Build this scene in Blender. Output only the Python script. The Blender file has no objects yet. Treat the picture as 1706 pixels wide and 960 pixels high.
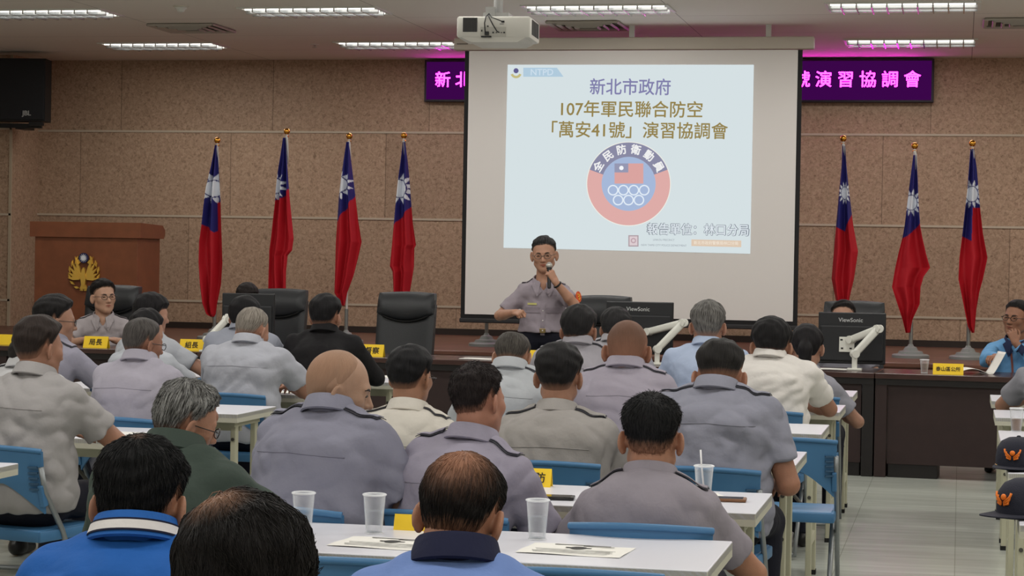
import bpy, bmesh, math, random
import numpy as np
from mathutils import Vector, Matrix, Euler

# ------------------------------------------------------------------ camera, world, exposure
SC = bpy.context.scene
COL = SC.collection
FPX, IW, IH = 3500.0, 1706, 960
CAM = np.array([0.0, 0.0, 1.56])
YAW, PITCH, ROLL = math.atan(0.2134), math.atan(49/3500), math.radians(1.0)
FW = np.array([-math.sin(YAW)*math.cos(PITCH), math.cos(YAW)*math.cos(PITCH), -math.sin(PITCH)])
_r0 = np.cross(FW, [0, 0, 1]); _r0 = _r0/np.linalg.norm(_r0); _u0 = np.cross(_r0, FW)
RT = _r0*math.cos(ROLL) + _u0*math.sin(ROLL)
UP = _u0*math.cos(ROLL) - _r0*math.sin(ROLL)
cam_data = bpy.data.cameras.new('camera')
cam_data.sensor_fit = 'HORIZONTAL'; cam_data.sensor_width = 36.0
cam_data.lens = FPX/IW*36.0; cam_data.clip_start = 0.05; cam_data.clip_end = 200
cam = bpy.data.objects.new('camera', cam_data); COL.objects.link(cam)
M3 = Matrix((RT, UP, -FW)).transposed()
cam.matrix_world = Matrix.Translation(Vector(CAM)) @ M3.to_4x4()
SC.camera = cam
SC.view_settings.view_transform = 'Standard'; SC.view_settings.look = 'None'
SC.view_settings.gamma = 1.0; SC.view_settings.use_curve_mapping = False
SC.view_settings.exposure = 0.0
world = bpy.data.worlds.new('world'); SC.world = world; world.use_nodes = True
world.node_tree.nodes['Background'].inputs[0].default_value = (0.8, 0.85, 0.9, 1)
world.node_tree.nodes['Background'].inputs[1].default_value = 0.02
LAMP_W = 28.0            # watts of each ceiling lamp over the audience
FRONT_W = 19.0           # the lamps above the stage are dimmer

def ray(x, y): return FW + RT*((x-IW/2)/FPX) + UP*((IH/2-y)/FPX)
def at_z(x, y, z):
    d = ray(x, y); return CAM + d*((z-CAM[2])/d[2])
def at_y(x, y, Y):
    d = ray(x, y); return CAM + d*((Y-CAM[1])/d[1])
def px_per_m(p): return FPX/float((np.asarray(p, float)-CAM) @ FW)

# ------------------------------------------------------------------ materials
def lin(c):
    return tuple((v/255/12.92 if v/255 <= 0.04045 else ((v/255+0.055)/1.055)**2.4) for v in c)
_M = {}
def mat(name, rgb, rough=0.6, metal=0.0, var=0.0, vscale=20.0, bump=0.0, bscale=60.0, spec=0.4, sheen=0.0, coat=0.0, bdist=0.01):
    key = (name, rgb, rough, metal, var, vscale, bump)
    if key in _M: return _M[key]
    m = bpy.data.materials.new(name); m.use_nodes = True
    nt = m.node_tree; b = nt.nodes['Principled BSDF']
    c = lin(rgb)
    b.inputs['Base Color'].default_value = (*c, 1)
    b.inputs['Roughness'].default_value = rough; b.inputs['Metallic'].default_value = metal
    b.inputs['Specular IOR Level'].default_value = spec
    if sheen: b.inputs['Sheen Weight'].default_value = sheen
    if coat: b.inputs['Coat Weight'].default_value = coat; b.inputs['Coat Roughness'].default_value = 0.15
    tc = nt.nodes.new('ShaderNodeTexCoord')
    if var > 0:
        n = nt.nodes.new('ShaderNodeTexNoise'); n.inputs['Scale'].default_value = vscale; n.inputs['Detail'].default_value = 5
        nt.links.new(tc.outputs['Object'], n.inputs['Vector'])
        r = nt.nodes.new('ShaderNodeValToRGB')
        r.color_ramp.elements[0].position = 0.3; r.color_ramp.elements[1].position = 0.7
        r.color_ramp.elements[0].color = (*[v*(1-var) for v in c], 1)
        r.color_ramp.elements[1].color = (*[min(1, v*(1+var)) for v in c], 1)
        nt.links.new(n.outputs['Fac'], r.inputs['Fac']); nt.links.new(r.outputs['Color'], b.inputs['Base Color'])
    if bump > 0:
        n2 = nt.nodes.new('ShaderNodeTexNoise'); n2.inputs['Scale'].default_value = bscale; n2.inputs['Detail'].default_value = 6
        nt.links.new(tc.outputs['Object'], n2.inputs['Vector'])
        bp = nt.nodes.new('ShaderNodeBump'); bp.inputs['Strength'].default_value = bump; bp.inputs['Distance'].default_value = bdist
        nt.links.new(n2.outputs['Fac'], bp.inputs['Height']); nt.links.new(bp.outputs['Normal'], b.inputs['Normal'])
    _M[key] = m
    return m
def emit(name, rgb, strength=1.0):
    key = ('emit', name, rgb, strength)
    if key in _M: return _M[key]
    m = bpy.data.materials.new(name); m.use_nodes = True; nt = m.node_tree
    b = nt.nodes['Principled BSDF']
    b.inputs['Base Color'].default_value = (0.0, 0.0, 0.0, 1); b.inputs['Specular IOR Level'].default_value = 0.0
    b.inputs['Emission Color'].default_value = (*lin(rgb), 1); b.inputs['Emission Strength'].default_value = strength
    _M[key] = m; return m
def clear_plastic(name, tint=(255, 255, 255), opacity=0.14):
    m = bpy.data.materials.new(name); m.use_nodes = True; nt = m.node_tree
    b = nt.nodes['Principled BSDF']
    b.inputs['Base Color'].default_value = (*lin(tint), 1); b.inputs['Roughness'].default_value = 0.12
    b.inputs['Specular IOR Level'].default_value = 0.6
    tr = nt.nodes.new('ShaderNodeBsdfTransparent'); mx = nt.nodes.new('ShaderNodeMixShader')
    lw = nt.nodes.new('ShaderNodeLayerWeight'); lw.inputs['Blend'].default_value = 0.35
    mr = nt.nodes.new('ShaderNodeMapRange'); mr.inputs['To Min'].default_value = opacity; mr.inputs['To Max'].default_value = min(1, opacity+0.5)
    nt.links.new(lw.outputs['Facing'], mr.inputs['Value']); nt.links.new(mr.outputs['Result'], mx.inputs['Fac'])
    nt.links.new(tr.outputs[0], mx.inputs[1]); nt.links.new(b.outputs[0], mx.inputs[2])
    nt.links.new(mx.outputs[0], nt.nodes['Material Output'].inputs[0])
    return m
def attr_mat(name, rough=0.8):
    m = bpy.data.materials.new(name); m.use_nodes = True; nt = m.node_tree
    a = nt.nodes.new('ShaderNodeAttribute'); a.attribute_name = 'pattern'
    b = nt.nodes['Principled BSDF']; b.inputs['Roughness'].default_value = rough; b.inputs['Specular IOR Level'].default_value = 0.2
    nt.links.new(a.outputs['Color'], b.inputs['Base Color']); return m

# ------------------------------------------------------------------ mesh helpers
class MB:
    def __init__(s): s.bm = bmesh.new()
    def _xf(s, vs, loc=None, rot=None):
        m = Matrix.Identity(4)
        if rot is not None: m = Euler(rot).to_matrix().to_4x4()
        if loc is not None: m = Matrix.Translation(Vector(loc)) @ m
        bmesh.ops.transform(s.bm, matrix=m, verts=vs)
    def box(s, c, size, rot=None, bevel=0.0, seg=2):
        r = bmesh.ops.create_cube(s.bm, size=1.0); vs = r['verts']
        bmesh.ops.scale(s.bm, vec=Vector(size), verts=vs)
        if bevel > 0:
            es = list({e for v in vs for e in v.link_edges})
            rb = bmesh.ops.bevel(s.bm, geom=es, offset=bevel, segments=seg, affect='EDGES', profile=0.5)
            vs = list({v for f in rb['faces'] for v in f.verts} | {v for v in vs if v.is_valid})
            seen = set(vs); st = list(vs)
            while st:
                v = st.pop()
                for e in v.link_edges:
                    o = e.other_vert(v)
                    if o not in seen: seen.add(o); st.append(o)
            vs = list(seen)
        s._xf(vs, c, rot); return s
    def cyl(s, p0, p1, r0, r1=None, seg=16, caps=True):
        r1 = r0 if r1 is None else r1
        p0 = Vector(p0); p1 = Vector(p1); d = p1-p0
        r = bmesh.ops.create_cone(s.bm, cap_ends=caps, segments=seg, radius1=r0, radius2=max(r1, 1e-4), depth=d.length)
        q = d.to_track_quat('Z', 'Y')
        bmesh.ops.transform(s.bm, matrix=Matrix.Translation((p0+p1)/2) @ q.to_matrix().to_4x4(), verts=r['verts']); return s
    def ball(s, c, r, sc=(1, 1, 1), seg=20, rings=12, rot=None):
        q = bmesh.ops.create_uvsphere(s.bm, u_segments=seg, v_segments=rings, radius=r)
        bmesh.ops.scale(s.bm, vec=Vector(sc), verts=q['verts']); s._xf(q['verts'], c, rot); return s
    def tube(s, pts, r, seg=8, closed=False):
        pts = [Vector(p) for p in pts]; n = len(pts); rs = r if hasattr(r, '__len__') else [r]*n
        rings = []; up = Vector((0, 0, 1)); prev = None
        for i, p in enumerate(pts):
            if closed: t = (pts[(i+1) % n]-pts[i-1])
            else: t = pts[min(i+1, n-1)]-pts[max(i-1, 0)]
            if t.length < 1e-9: t = Vector((0, 0, 1))
            t.normalize()
            if prev is None:
                a = up if abs(t.z) < 0.9 else Vector((1, 0, 0)); x = t.cross(a).normalized()
            else:
                x = prev - t*prev.dot(t)
                x = x.normalized() if x.length > 1e-6 else t.orthogonal().normalized()
            prev = x; y = t.cross(x)
            rings.append([s.bm.verts.new(p + (x*math.cos(k*2*math.pi/seg)+y*math.sin(k*2*math.pi/seg))*rs[i]) for k in range(seg)])
        m = n if closed else n-1
        for i in range(m):
            a, b = rings[i], rings[(i+1) % n]
            for k in range(seg): s.bm.faces.new((a[k], a[(k+1) % seg], b[(k+1) % seg], b[k]))
        if not closed:
            s.bm.faces.new(rings[0][::-1]); s.bm.faces.new(rings[-1])
        return s
    def lathe(s, prof, c=(0, 0, 0), seg=32, cap0=True, cap1=True):
        c = Vector(c); rings = []
        for r, z in prof:
            rings.append([s.bm.verts.new(c+Vector((r*math.cos(k*2*math.pi/seg), r*math.sin(k*2*math.pi/seg), z))) for k in range(seg)])
        for a, b in zip(rings[:-1], rings[1:]):
            for k in range(seg): s.bm.faces.new((a[k], a[(k+1) % seg], b[(k+1) % seg], b[k]))
        if cap0: s.bm.faces.new(rings[0][::-1])
        if cap1: s.bm.faces.new(rings[-1])
        return s
    def prism(s, poly, z0, z1, xf=None):
        """extrude a 2D polygon (x,y) from z0 to z1, then apply xf"""
        lo = [s.bm.verts.new((x, y, z0)) for x, y in poly]; hi = [s.bm.verts.new((x, y, z1)) for x, y in poly]
        n = len(poly)
        s.bm.faces.new(lo[::-1]); s.bm.faces.new(hi)
        for k in range(n): s.bm.faces.new((lo[k], lo[(k+1) % n], hi[(k+1) % n], hi[k]))
        if xf is not None: bmesh.ops.transform(s.bm, matrix=xf, verts=lo+hi)
        return s
    def grid(s, P, thick=None):
        """P: (nu,nv,3) points -> quads; thick: offset vector array or scalar along -normal"""
        nu, nv = P.shape[:2]
        V = [[s.bm.verts.new(P[i, j]) for j in range(nv)] for i in range(nu)]
        for i in range(nu-1):
            for j in range(nv-1): s.bm.faces.new((V[i][j], V[i+1][j], V[i+1][j+1], V[i][j+1]))
        if thick is not None:
            Q = P+thick
            U = [[s.bm.verts.new(Q[i, j]) for j in range(nv)] for i in range(nu)]
            for i in range(nu-1):
                for j in range(nv-1): s.bm.faces.new((U[i][j], U[i][j+1], U[i+1][j+1], U[i+1][j]))
            for i in range(nu-1):
                s.bm.faces.new((V[i][0], U[i][0], U[i+1][0], V[i+1][0])); s.bm.faces.new((V[i][-1], V[i+1][-1], U[i+1][-1], U[i][-1]))
            for j in range(nv-1):
                s.bm.faces.new((V[0][j], V[0][j+1], U[0][j+1], U[0][j])); s.bm.faces.new((V[-1][j], U[-1][j], U[-1][j+1], V[-1][j+1]))
        return s
    def build(s, name, m, parent=None, smooth=None, loc=None):
        bmesh.ops.recalc_face_normals(s.bm, faces=s.bm.faces[:])
        me = bpy.data.meshes.new(name); s.bm.to_mesh(me); s.bm.free()
        o = bpy.data.objects.new(name, me); COL.objects.link(o)
        for mm in (m if isinstance(m, (list, tuple)) else [m]): me.materials.append(mm)
        if smooth: me.shade_smooth() if smooth is True else me.set_sharp_from_angle(angle=math.radians(smooth))
        if smooth and smooth is not True:
            me.shade_smooth(); me.set_sharp_from_angle(angle=math.radians(smooth))
        if parent is not None: o.parent = parent
        if loc is not None: o.location = loc
        return o
def tag(o, label, cat, group=None, kind=None):
    o['label'] = label; o['category'] = cat
    if group: o['group'] = group
    if kind: o['kind'] = kind
    return o
def thing(name, loc, label, cat, group=None, rz=0.0):
    o = bpy.data.objects.new(name, None); COL.objects.link(o); o.empty_display_size = 0.1
    o.location = tuple(float(v) for v in loc); o.rotation_euler = (0, 0, rz)
    return tag(o, label, cat, group)
def struct(mb, name, m, smooth=None):
    o = mb.build(name, m, smooth=smooth); o['kind'] = 'structure'; return o
def dup(root, loc, rz=None, label=None, group=None):
    r = root.copy(); COL.objects.link(r); r.location = tuple(float(v) for v in loc)
    if rz is not None: r.rotation_euler = (0, 0, rz)
    if label: r['label'] = label
    if group: r['group'] = group
    for ch in list(root.children):
        c = ch.copy(); COL.objects.link(c); c.parent = r
        for g in list(ch.children):
            d = g.copy(); COL.objects.link(d); d.parent = c
    return r
def text_mesh(name, s, size, m, parent=None, mw=None, bold=0.0, extrude=0.0, align='CENTER'):
    """flat lettering as one mesh; mw: 4x4 placement matrix (text in its XY plane)"""
    c = bpy.data.curves.new(name, 'FONT'); c.body = s; c.size = size; c.align_x = align; c.align_y = 'CENTER'
    c.extrude = extrude; c.resolution_u = 3
    t = bpy.data.objects.new(name+'_tmp', c); COL.objects.link(t)
    bpy.context.view_layer.update()
    me = bpy.data.meshes.new_from_object(t.evaluated_get(bpy.context.evaluated_depsgraph_get()))
    bpy.data.objects.remove(t); bpy.data.curves.remove(c)
    if abs(bold) > 1e-4:                       # heavier strokes: the outline repeated a hair's breadth around
        b = bmesh.new(); nd = 8
        for k in range(nd):
            tmp = me.copy(); a = 2*math.pi*k/nd
            tmp.transform(Matrix.Translation((math.cos(a)*bold*size, math.sin(a)*bold*size, 0.00006*k))); b.from_mesh(tmp); bpy.data.meshes.remove(tmp)
        b.to_mesh(me); b.free()
    me.name = name; me.materials.clear(); me.materials.append(m)
    if mw is not None: me.transform(mw)
    o = bpy.data.objects.new(name, me); COL.objects.link(o)
    if parent is not None: o.parent = parent
    return o
def facing(loc, roll=0.0):
    """matrix: text plane standing upright, facing -Y"""
    return Matrix.Translation(Vector(loc)) @ Euler((math.pi/2, 0, 0)).to_matrix().to_4x4() @ Matrix.Rotation(roll, 4, 'Z')

# ------------------------------------------------------------------ the setting
WALL_Y, CEIL = 23.0, 3.79
STAGE_Z, STAGE_Y = 0.69, 19.1
X0, X1, YB = -12.6, 6.6, -3.2

def stone_mat():
    m = bpy.data.materials.new('wall_stone'); m.use_nodes = True; nt = m.node_tree; b = nt.nodes['Principled BSDF']
    L = nt.links.new; N = nt.nodes.new
    g = N('ShaderNodeNewGeometry')
    mp = N('ShaderNodeMapping'); mp.inputs['Scale'].default_value = (1, 1, 1); L(g.outputs['Position'], mp.inputs['Vector'])
    n1 = N('ShaderNodeTexNoise'); n1.inputs['Scale'].default_value = 28; n1.inputs['Detail'].default_value = 9; n1.inputs['Roughness'].default_value = 0.72; n1.inputs['Distortion'].default_value = 1.2
    L(mp.outputs[0], n1.inputs['Vector'])
    r1 = N('ShaderNodeValToRGB'); e = r1.color_ramp.elements
    e[0].position = 0.34; e[0].color = (*lin((132, 108, 88)), 1); e[1].position = 0.66; e[1].color = (*lin((198, 170, 145)), 1)
    x = r1.color_ramp.elements.new(0.47); x.color = (*lin((174, 146, 122)), 1)
    L(n1.outputs['Fac'], r1.inputs['Fac'])
    n2 = N('ShaderNodeTexNoise'); n2.inputs['Scale'].default_value = 0.9; n2.inputs['Detail'].default_value = 3
    L(mp.outputs[0], n2.inputs['Vector'])
    # panel tint and hairline vertical joints
    sp = N('ShaderNodeSeparateXYZ'); L(g.outputs['Position'], sp.inputs[0])
    dz = N('ShaderNodeMath'); dz.operation = 'MULTIPLY_ADD'; dz.inputs[1].default_value = 1/0.98; dz.inputs[2].default_value = 0.98-1.0/0.98*1.0
    L(sp.outputs['Z'], dz.inputs[0])
    fz = N('ShaderNodeMath'); fz.operation = 'FLOOR'; L(dz.outputs[0], fz.inputs[0])
    off = N('ShaderNodeMath'); off.operation = 'MULTIPLY'; off.inputs[1].default_value = 0.73; L(fz.outputs[0], off.inputs[0])
    dx = N('ShaderNodeMath'); dx.operation = 'MULTIPLY_ADD'; dx.inputs[1].default_value = 1/1.85; L(sp.outputs['X'], dx.inputs[0]); L(off.outputs[0], dx.inputs[2])
    fx = N('ShaderNodeMath'); fx.operation = 'FLOOR'; L(dx.outputs[0], fx.inputs[0])
    fr = N('ShaderNodeMath'); fr.operation = 'FRACT'; L(dx.outputs[0], fr.inputs[0])
    lt = N('ShaderNodeMath'); lt.operation = 'LESS_THAN'; lt.inputs[1].default_value = 0.005; L(fr.outputs[0], lt.inputs[0])
    cb = N('ShaderNodeCombineXYZ'); L(fx.outputs[0], cb.inputs[0]); L(fz.outputs[0], cb.inputs[1])
    wn = N('ShaderNodeTexWhiteNoise'); wn.noise_dimensions = '2D'; L(cb.outputs[0], wn.inputs['Vector'])
    av = N('ShaderNodeMath'); av.operation = 'MULTIPLY_ADD'; av.inputs[1].default_value = 0.16; av.inputs[2].default_value = 0.80; L(wn.outputs['Value'], av.inputs[0])
    a2 = N('ShaderNodeMath'); a2.operation = 'MULTIPLY_ADD'; a2.inputs[1].default_value = 0.22; L(n2.outputs['Fac'], a2.inputs[0]); L(av.outputs[0], a2.inputs[2])
    ml = N('ShaderNodeVectorMath'); ml.operation = 'SCALE'; L(r1.outputs['Color'], ml.inputs[0]); L(a2.outputs[0], ml.inputs['Scale'])
    mx = N('ShaderNodeMixRGB'); mx.inputs['Color2'].default_value = (*lin((92, 76, 62)), 1)
    lm = N('ShaderNodeMath'); lm.operation = 'MULTIPLY'; lm.inputs[1].default_value = 0.6; L(lt.outputs[0], lm.inputs[0])
    L(lm.outputs[0], mx.inputs['Fac']); L(ml.outputs[0], mx.inputs['Color1'])
    L(mx.outputs[0], b.inputs['Base Color']); b.inputs['Roughness'].default_value = 0.5; b.inputs['Specular IOR Level'].default_value = 0.25
    return m
STONE = stone_mat()
def floor_mat():
    m = bpy.data.materials.new('floor_vinyl'); m.use_nodes = True; nt = m.node_tree; b = nt.nodes['Principled BSDF']
    L = nt.links.new; N = nt.nodes.new
    g = N('ShaderNodeNewGeometry')
    mp = N('ShaderNodeMapping'); mp.inputs['Scale'].default_value = (0.7, 5.0, 1); L(g.outputs['Position'], mp.inputs['Vector'])
    n1 = N('ShaderNodeTexNoise'); n1.inputs['Scale'].default_value = 2.2; n1.inputs['Detail'].default_value = 6; L(mp.outputs[0], n1.inputs['Vector'])
    bt = N('ShaderNodeTexBrick'); bt.offset = 0; bt.inputs['Scale'].default_value = 1.0; bt.inputs['Brick Width'].default_value = 0.6; bt.inputs['Row Height'].default_value = 0.6
    bt.inputs['Mortar Size'].default_value = 0.002; bt.inputs['Color1'].default_value = (*lin((180, 184, 175)), 1); bt.inputs['Color2'].default_value = (*lin((186, 190, 181)), 1); bt.inputs['Mortar'].default_value = (*lin((150, 152, 143)), 1)
    L(g.outputs['Position'], bt.inputs['Vector'])
    r = N('ShaderNodeMapRange'); r.inputs['From Min'].default_value = 0.3; r.inputs['From Max'].default_value = 0.7; r.inputs['To Min'].default_value = 0.86; r.inputs['To Max'].default_value = 1.08
    L(n1.outputs['Fac'], r.inputs['Value'])
    v = N('ShaderNodeVectorMath'); v.operation = 'SCALE'; L(bt.outputs['Color'], v.inputs[0]); L(r.outputs[0], v.inputs['Scale'])
    L(v.outputs[0], b.inputs['Base Color']); b.inputs['Roughness'].default_value = 0.22; b.inputs['Specular IOR Level'].default_value = 0.45
    return m
def ceil_mat():
    m = bpy.data.materials.new('ceiling_board'); m.use_nodes = True; nt = m.node_tree; b = nt.nodes['Principled BSDF']
    L = nt.links.new; N = nt.nodes.new
    g = N('ShaderNodeNewGeometry')
    bt = N('ShaderNodeTexBrick'); bt.offset = 0; bt.inputs['Scale'].default_value = 1.0; bt.inputs['Brick Width'].default_value = 2.62; bt.inputs['Row Height'].default_value = 1.475
    bt.inputs['Mortar Size'].default_value = 0.004; bt.inputs['Color1'].default_value = (*lin((232, 226, 217)), 1); bt.inputs['Color2'].default_value = (*lin((227, 221, 212)), 1); bt.inputs['Mortar'].default_value = (*lin((150, 143, 135)), 1)
    mp = N('ShaderNodeMapping'); mp.inputs['Location'].default_value = (2.55, 0.2, 0); L(g.outputs['Position'], mp.inputs['Vector'])
    L(mp.outputs[0], bt.inputs['Vector']); L(bt.outputs['Color'], b.inputs['Base Color']); b.inputs['Roughness'].default_value = 0.8
    return m
PAINT = mat('plaster_paint', (205, 198, 186), 0.8)
struct(MB().box(((X0+X1)/2, (YB+WALL_Y)/2, -0.05), (X1-X0, WALL_Y-YB+0.4, 0.1)), 'floor', floor_mat())
struct(MB().box(((X0+X1)/2, (YB+WALL_Y)/2, CEIL+0.05), (X1-X0, WALL_Y-YB+0.4, 0.1)), 'ceiling', ceil_mat())
struct(MB().box(((X0+X1)/2, WALL_Y+0.1, CEIL/2), (X1-X0, 0.2, CEIL)), 'wall_front', STONE)
struct(MB().box((X0-0.1, (YB+WALL_Y)/2, CEIL/2), (0.2, WALL_Y-YB, CEIL)), 'wall_left', PAINT)
struct(MB().box((X1+0.1, (YB+WALL_Y)/2, CEIL/2), (0.2, WALL_Y-YB, CEIL)), 'wall_right', PAINT)
struct(MB().box(((X0+X1)/2, YB-0.1, CEIL/2), (X1-X0, 0.2, CEIL)), 'wall_back', PAINT)
# stone pier at the left
PX = -10.63
struct(MB().box(((X0+PX)/2, 22.65, (CEIL+STAGE_Z)/2), (PX-X0, 0.7, CEIL-STAGE_Z)), 'wall_pier', STONE)
TRIM = mat('joint_strip', (196, 182, 162), 0.45)
for k, z in enumerate((1.005, 1.985, 2.965)):
    struct(MB().box(((PX+X1)/2, WALL_Y-0.004, z), (X1-PX, 0.014, 0.024)), 'trim_%d' % (k+1), TRIM)
    struct(MB().box(((X0+PX)/2, 22.296, z-0.02), (PX-X0, 0.014, 0.024)), 'trim_%d' % (k+4), TRIM)
struct(MB().box((PX-0.012, 22.30, (CEIL+STAGE_Z)/2), (0.03, 0.022, CEIL-STAGE_Z)), 'trim_7', mat('pier_corner_bead', (188, 172, 148), 0.5))
struct(MB().box(((PX+X1)/2, WALL_Y-0.012, STAGE_Z+0.035), (X1-PX, 0.024, 0.07)), 'baseboard_front', mat('dark_skirting', (48, 38, 33), 0.5))
# raised stage
WOODR = mat('stage_wood', (102, 67, 55), 0.35, var=0.25, vscale=3, spec=0.4)
mb = MB().box(((X0+X1)/2, (STAGE_Y+WALL_Y)/2, STAGE_Z/2-0.01), (X1-X0, WALL_Y-STAGE_Y, STAGE_Z-0.02))
mb.box(((X0+X1)/2, (STAGE_Y+WALL_Y)/2-0.02, STAGE_Z-0.02), (X1-X0, WALL_Y-STAGE_Y+0.04, 0.04), bevel=0.008)
struct(mb, 'stage', WOODR)

# ------------------------------------------------------------------ ceiling lights
WHITE_METAL = mat('white_enamel', (225, 225, 220), 0.4)
LOUVRE = mat('louvre_aluminium', (205, 208, 210), 0.22, metal=0.85)
TUBE_E = emit('fluorescent_tube', (255, 250, 240), 2.2)
def make_troffer(loc, label, group):
    t = thing('ceiling_light', loc, label, 'ceiling light', group)
    L, W, H = 1.28, 0.54, 0.07
    f = MB()
    for y in (-W/2, W/2): f.box((0, y, -0.006), (L+0.03, 0.03, 0.012))
    for x in (-L/2, L/2): f.box((x, 0, -0.006), (0.03, W, 0.012))
    f.build('frame', WHITE_METAL, t)
    lv = MB()
    for k in range(9): lv.box((-L/2+L*(k+1)/10, 0, -0.022), (0.012, W-0.03, 0.042))
    for y in (-W/6, W/6): lv.box((0, y, -0.022), (L-0.03, 0.02, 0.042))
    lv.build('louvre', LOUVRE, t)
    for y in (-W/3, 0, W/3):
        MB().cyl((-L/2+0.03, y, -0.006), (L/2-0.03, y, -0.006), 0.011, seg=10).build('tube', TUBE_E, t, smooth=True)
    return t
def lamp_light(t, w):
    d = bpy.data.lights.new('lamp_light', 'AREA'); d.shape = 'RECTANGLE'; d.size = 1.25; d.size_y = 0.5; d.energy = w
    d.color = (1.0, 0.975, 0.935)
    o = bpy.data.objects.new('lamp_light', d); COL.objects.link(o); o.parent = t; o.location = (0, 0, -0.05)
LX = (-8.42, -5.8, -3.18, -0.53, 2.1, 4.7)
desc = {(-8.42, 21.33): 'left of the loudspeaker end, row nearest the stage wall', (-5.8, 21.33): 'beside the left end of the screen case',
        (-0.53, 21.33): 'glowing pink at one end above the LED board', (-8.42, 18.37): 'at the upper left corner beside the smoke detector',
        (-5.8, 18.37): 'left of the projector', (-3.18, 18.37): 'just right of the projector', (-0.53, 18.37): 'above the right end of the screen case'}
troffer = None
for y, w in ((21.33, FRONT_W), (18.37, FRONT_W), (14.7, LAMP_W), (11.0, LAMP_W), (7.3, LAMP_W), (3.6, LAMP_W), (0.2, LAMP_W)):
    for x in LX:
        d = desc.get((x, y))
        lab = 'recessed white louvred ceiling light ' + (d if d else 'over the audience rows' if y < 18 else 'over the stage out to the right' if x > 0 else 'behind the projection screen case')
        grp = 'louvred ceiling lights'
        if troffer is None: troffer = t = make_troffer((x, y, CEIL), lab, grp)
        else: t = dup(troffer, (x, y, CEIL), label=lab, group=grp)
        LAMPS = globals().setdefault('LAMPS', []); LAMPS.append((t, w))
for t, w in LAMPS: lamp_light(t, w)
# air diffusers, detectors
DIFF = mat('diffuser_paint', (176, 168, 158), 0.5)
def make_vent(loc, label):
    t = thing('air_diffuser', loc, label, 'air vent', 'square ceiling air diffusers')
    f = MB()
    for s in (0.66, 0.5, 0.34, 0.2):
        z = -0.012-0.016*(0.66-s)/0.4
        for a in (-1, 1):
            f.box((a*s/2, 0, z), (0.03, s, 0.02), rot=(0, a*0.5, 0)); f.box((0, a*s/2, z), (s, 0.03, 0.02), rot=(-a*0.5, 0, 0))
    f.build('louvre', DIFF, t)
    MB().box((0, 0, -0.003), (0.6, 0.6, 0.004)).build('backing', mat('duct_dark', (95, 90, 84), 0.8), t)
    return t
v0 = make_vent((-7.46, 19.62, CEIL), 'square air diffuser in the ceiling at the left, between two lights')
dup(v0, (-3.5, 19.62, CEIL), label='square air diffuser just right of the projector, catching a pink spot')
dup(v0, (0.5, 19.62, CEIL), label='square air diffuser at the far right edge of the ceiling')
sd = thing('smoke_detector', (-6.94, 17.97, CEIL), 'small white round smoke detector near the top of the ceiling', 'smoke detector')
MB().lathe([(0.055, 0), (0.055, -0.02), (0.04, -0.03), (0.03, -0.05), (0.015, -0.055)], seg=24).build('body', WHITE_METAL, sd, smooth=40)
MB().lathe([(0.07, 0), (0.07, -0.008), (0.055, -0.01)], seg=24).build('base', mat('ivory_plastic', (215, 208, 195), 0.5), sd, smooth=40)
sp = thing('sprinkler_head', (-6.73, 21.32, CEIL), 'tiny chrome sprinkler head between two ceiling lights', 'sprinkler')
MB().cyl((0, 0, 0), (0, 0, -0.03), 0.012).cyl((0, 0, -0.03), (0, 0, -0.034), 0.028).build('nozzle', mat('chrome', (220, 220, 220), 0.15, 1.0), sp, smooth=40)
MB().lathe([(0.045, 0), (0.045, -0.004), (0.02, -0.008)]).build('escutcheon', WHITE_METAL, sp, smooth=40)

# ------------------------------------------------------------------ LED message board on the wall
BX0, BX1, BZ0, BZ1, BY = -5.93, -0.32, 3.305, 3.775, 22.88
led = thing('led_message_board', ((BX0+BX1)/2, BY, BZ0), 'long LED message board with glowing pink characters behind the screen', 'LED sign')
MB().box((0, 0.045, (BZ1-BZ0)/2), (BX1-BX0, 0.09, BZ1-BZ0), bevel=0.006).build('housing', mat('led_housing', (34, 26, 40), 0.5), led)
MB().box((0, -0.003, (BZ1-BZ0)/2), (BX1-BX0-0.05, 0.004, BZ1-BZ0-0.05)).build('display', emit('led_panel_haze', (66, 8, 82), 0.8), led)  # faint purple emission stands in for haze scattered from the lit characters
PINK = emit('led_pink', (255, 36, 220), 16.0)
msg = '新北市政府107年軍民聯合防空萬安41號演習協調會'
cells = []; u = 0.0
for ch in msg:
    w = 0.6 if ch.isdigit() else 1.0
    cells.append((ch, u+w/2)); u += w
xa = at_y(738, 133, BY)[0]; xb = at_y(1520, 134, BY)[0]
sc_ = (xb-xa)/(cells[-1][1]-cells[0][1])
for ch, cu in cells:
    X = xa+(cu-cells[0][1])*sc_ - (BX0+BX1)/2
    text_mesh('letter', ch, 0.185, PINK, led, facing((X, -0.009, 0.235)), bold=0.012)

# ------------------------------------------------------------------ projection screen with the slide
SY = 19.7
def spt(px, py): p = at_y(px, py, SY); return p[0], p[2]
sx0 = spt(771, 300)[0]; sx1 = spt(1333, 300)[0]; sz0 = spt(768, 530)[1]; zt = 3.55
scx = (sx0+sx1)/2
scr = thing('projection_screen', (scx, SY, sz0), 'large white motorised projection screen hanging from the ceiling before the wall', 'projection screen')
hw = (sx1-sx0)/2
MB().box((0, 0.006, (zt-sz0)/2), (2*hw, 0.004, zt-sz0)).build('black_border', mat('screen_black', (26, 25, 27), 0.7), scr)
MB().box((0, 0.0, (zt-sz0)/2+0.02), (2*hw-0.085, 0.006, zt-sz0-0.04)).build('fabric', mat('screen_fabric', (234, 229, 226), 0.85), scr)
MB().box((0, 0.002, -0.02), (2*hw+0.02, 0.03, 0.045), bevel=0.01).build('bottom_bar', mat('screen_bar', (44, 43, 45), 0.5), scr)
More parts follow.
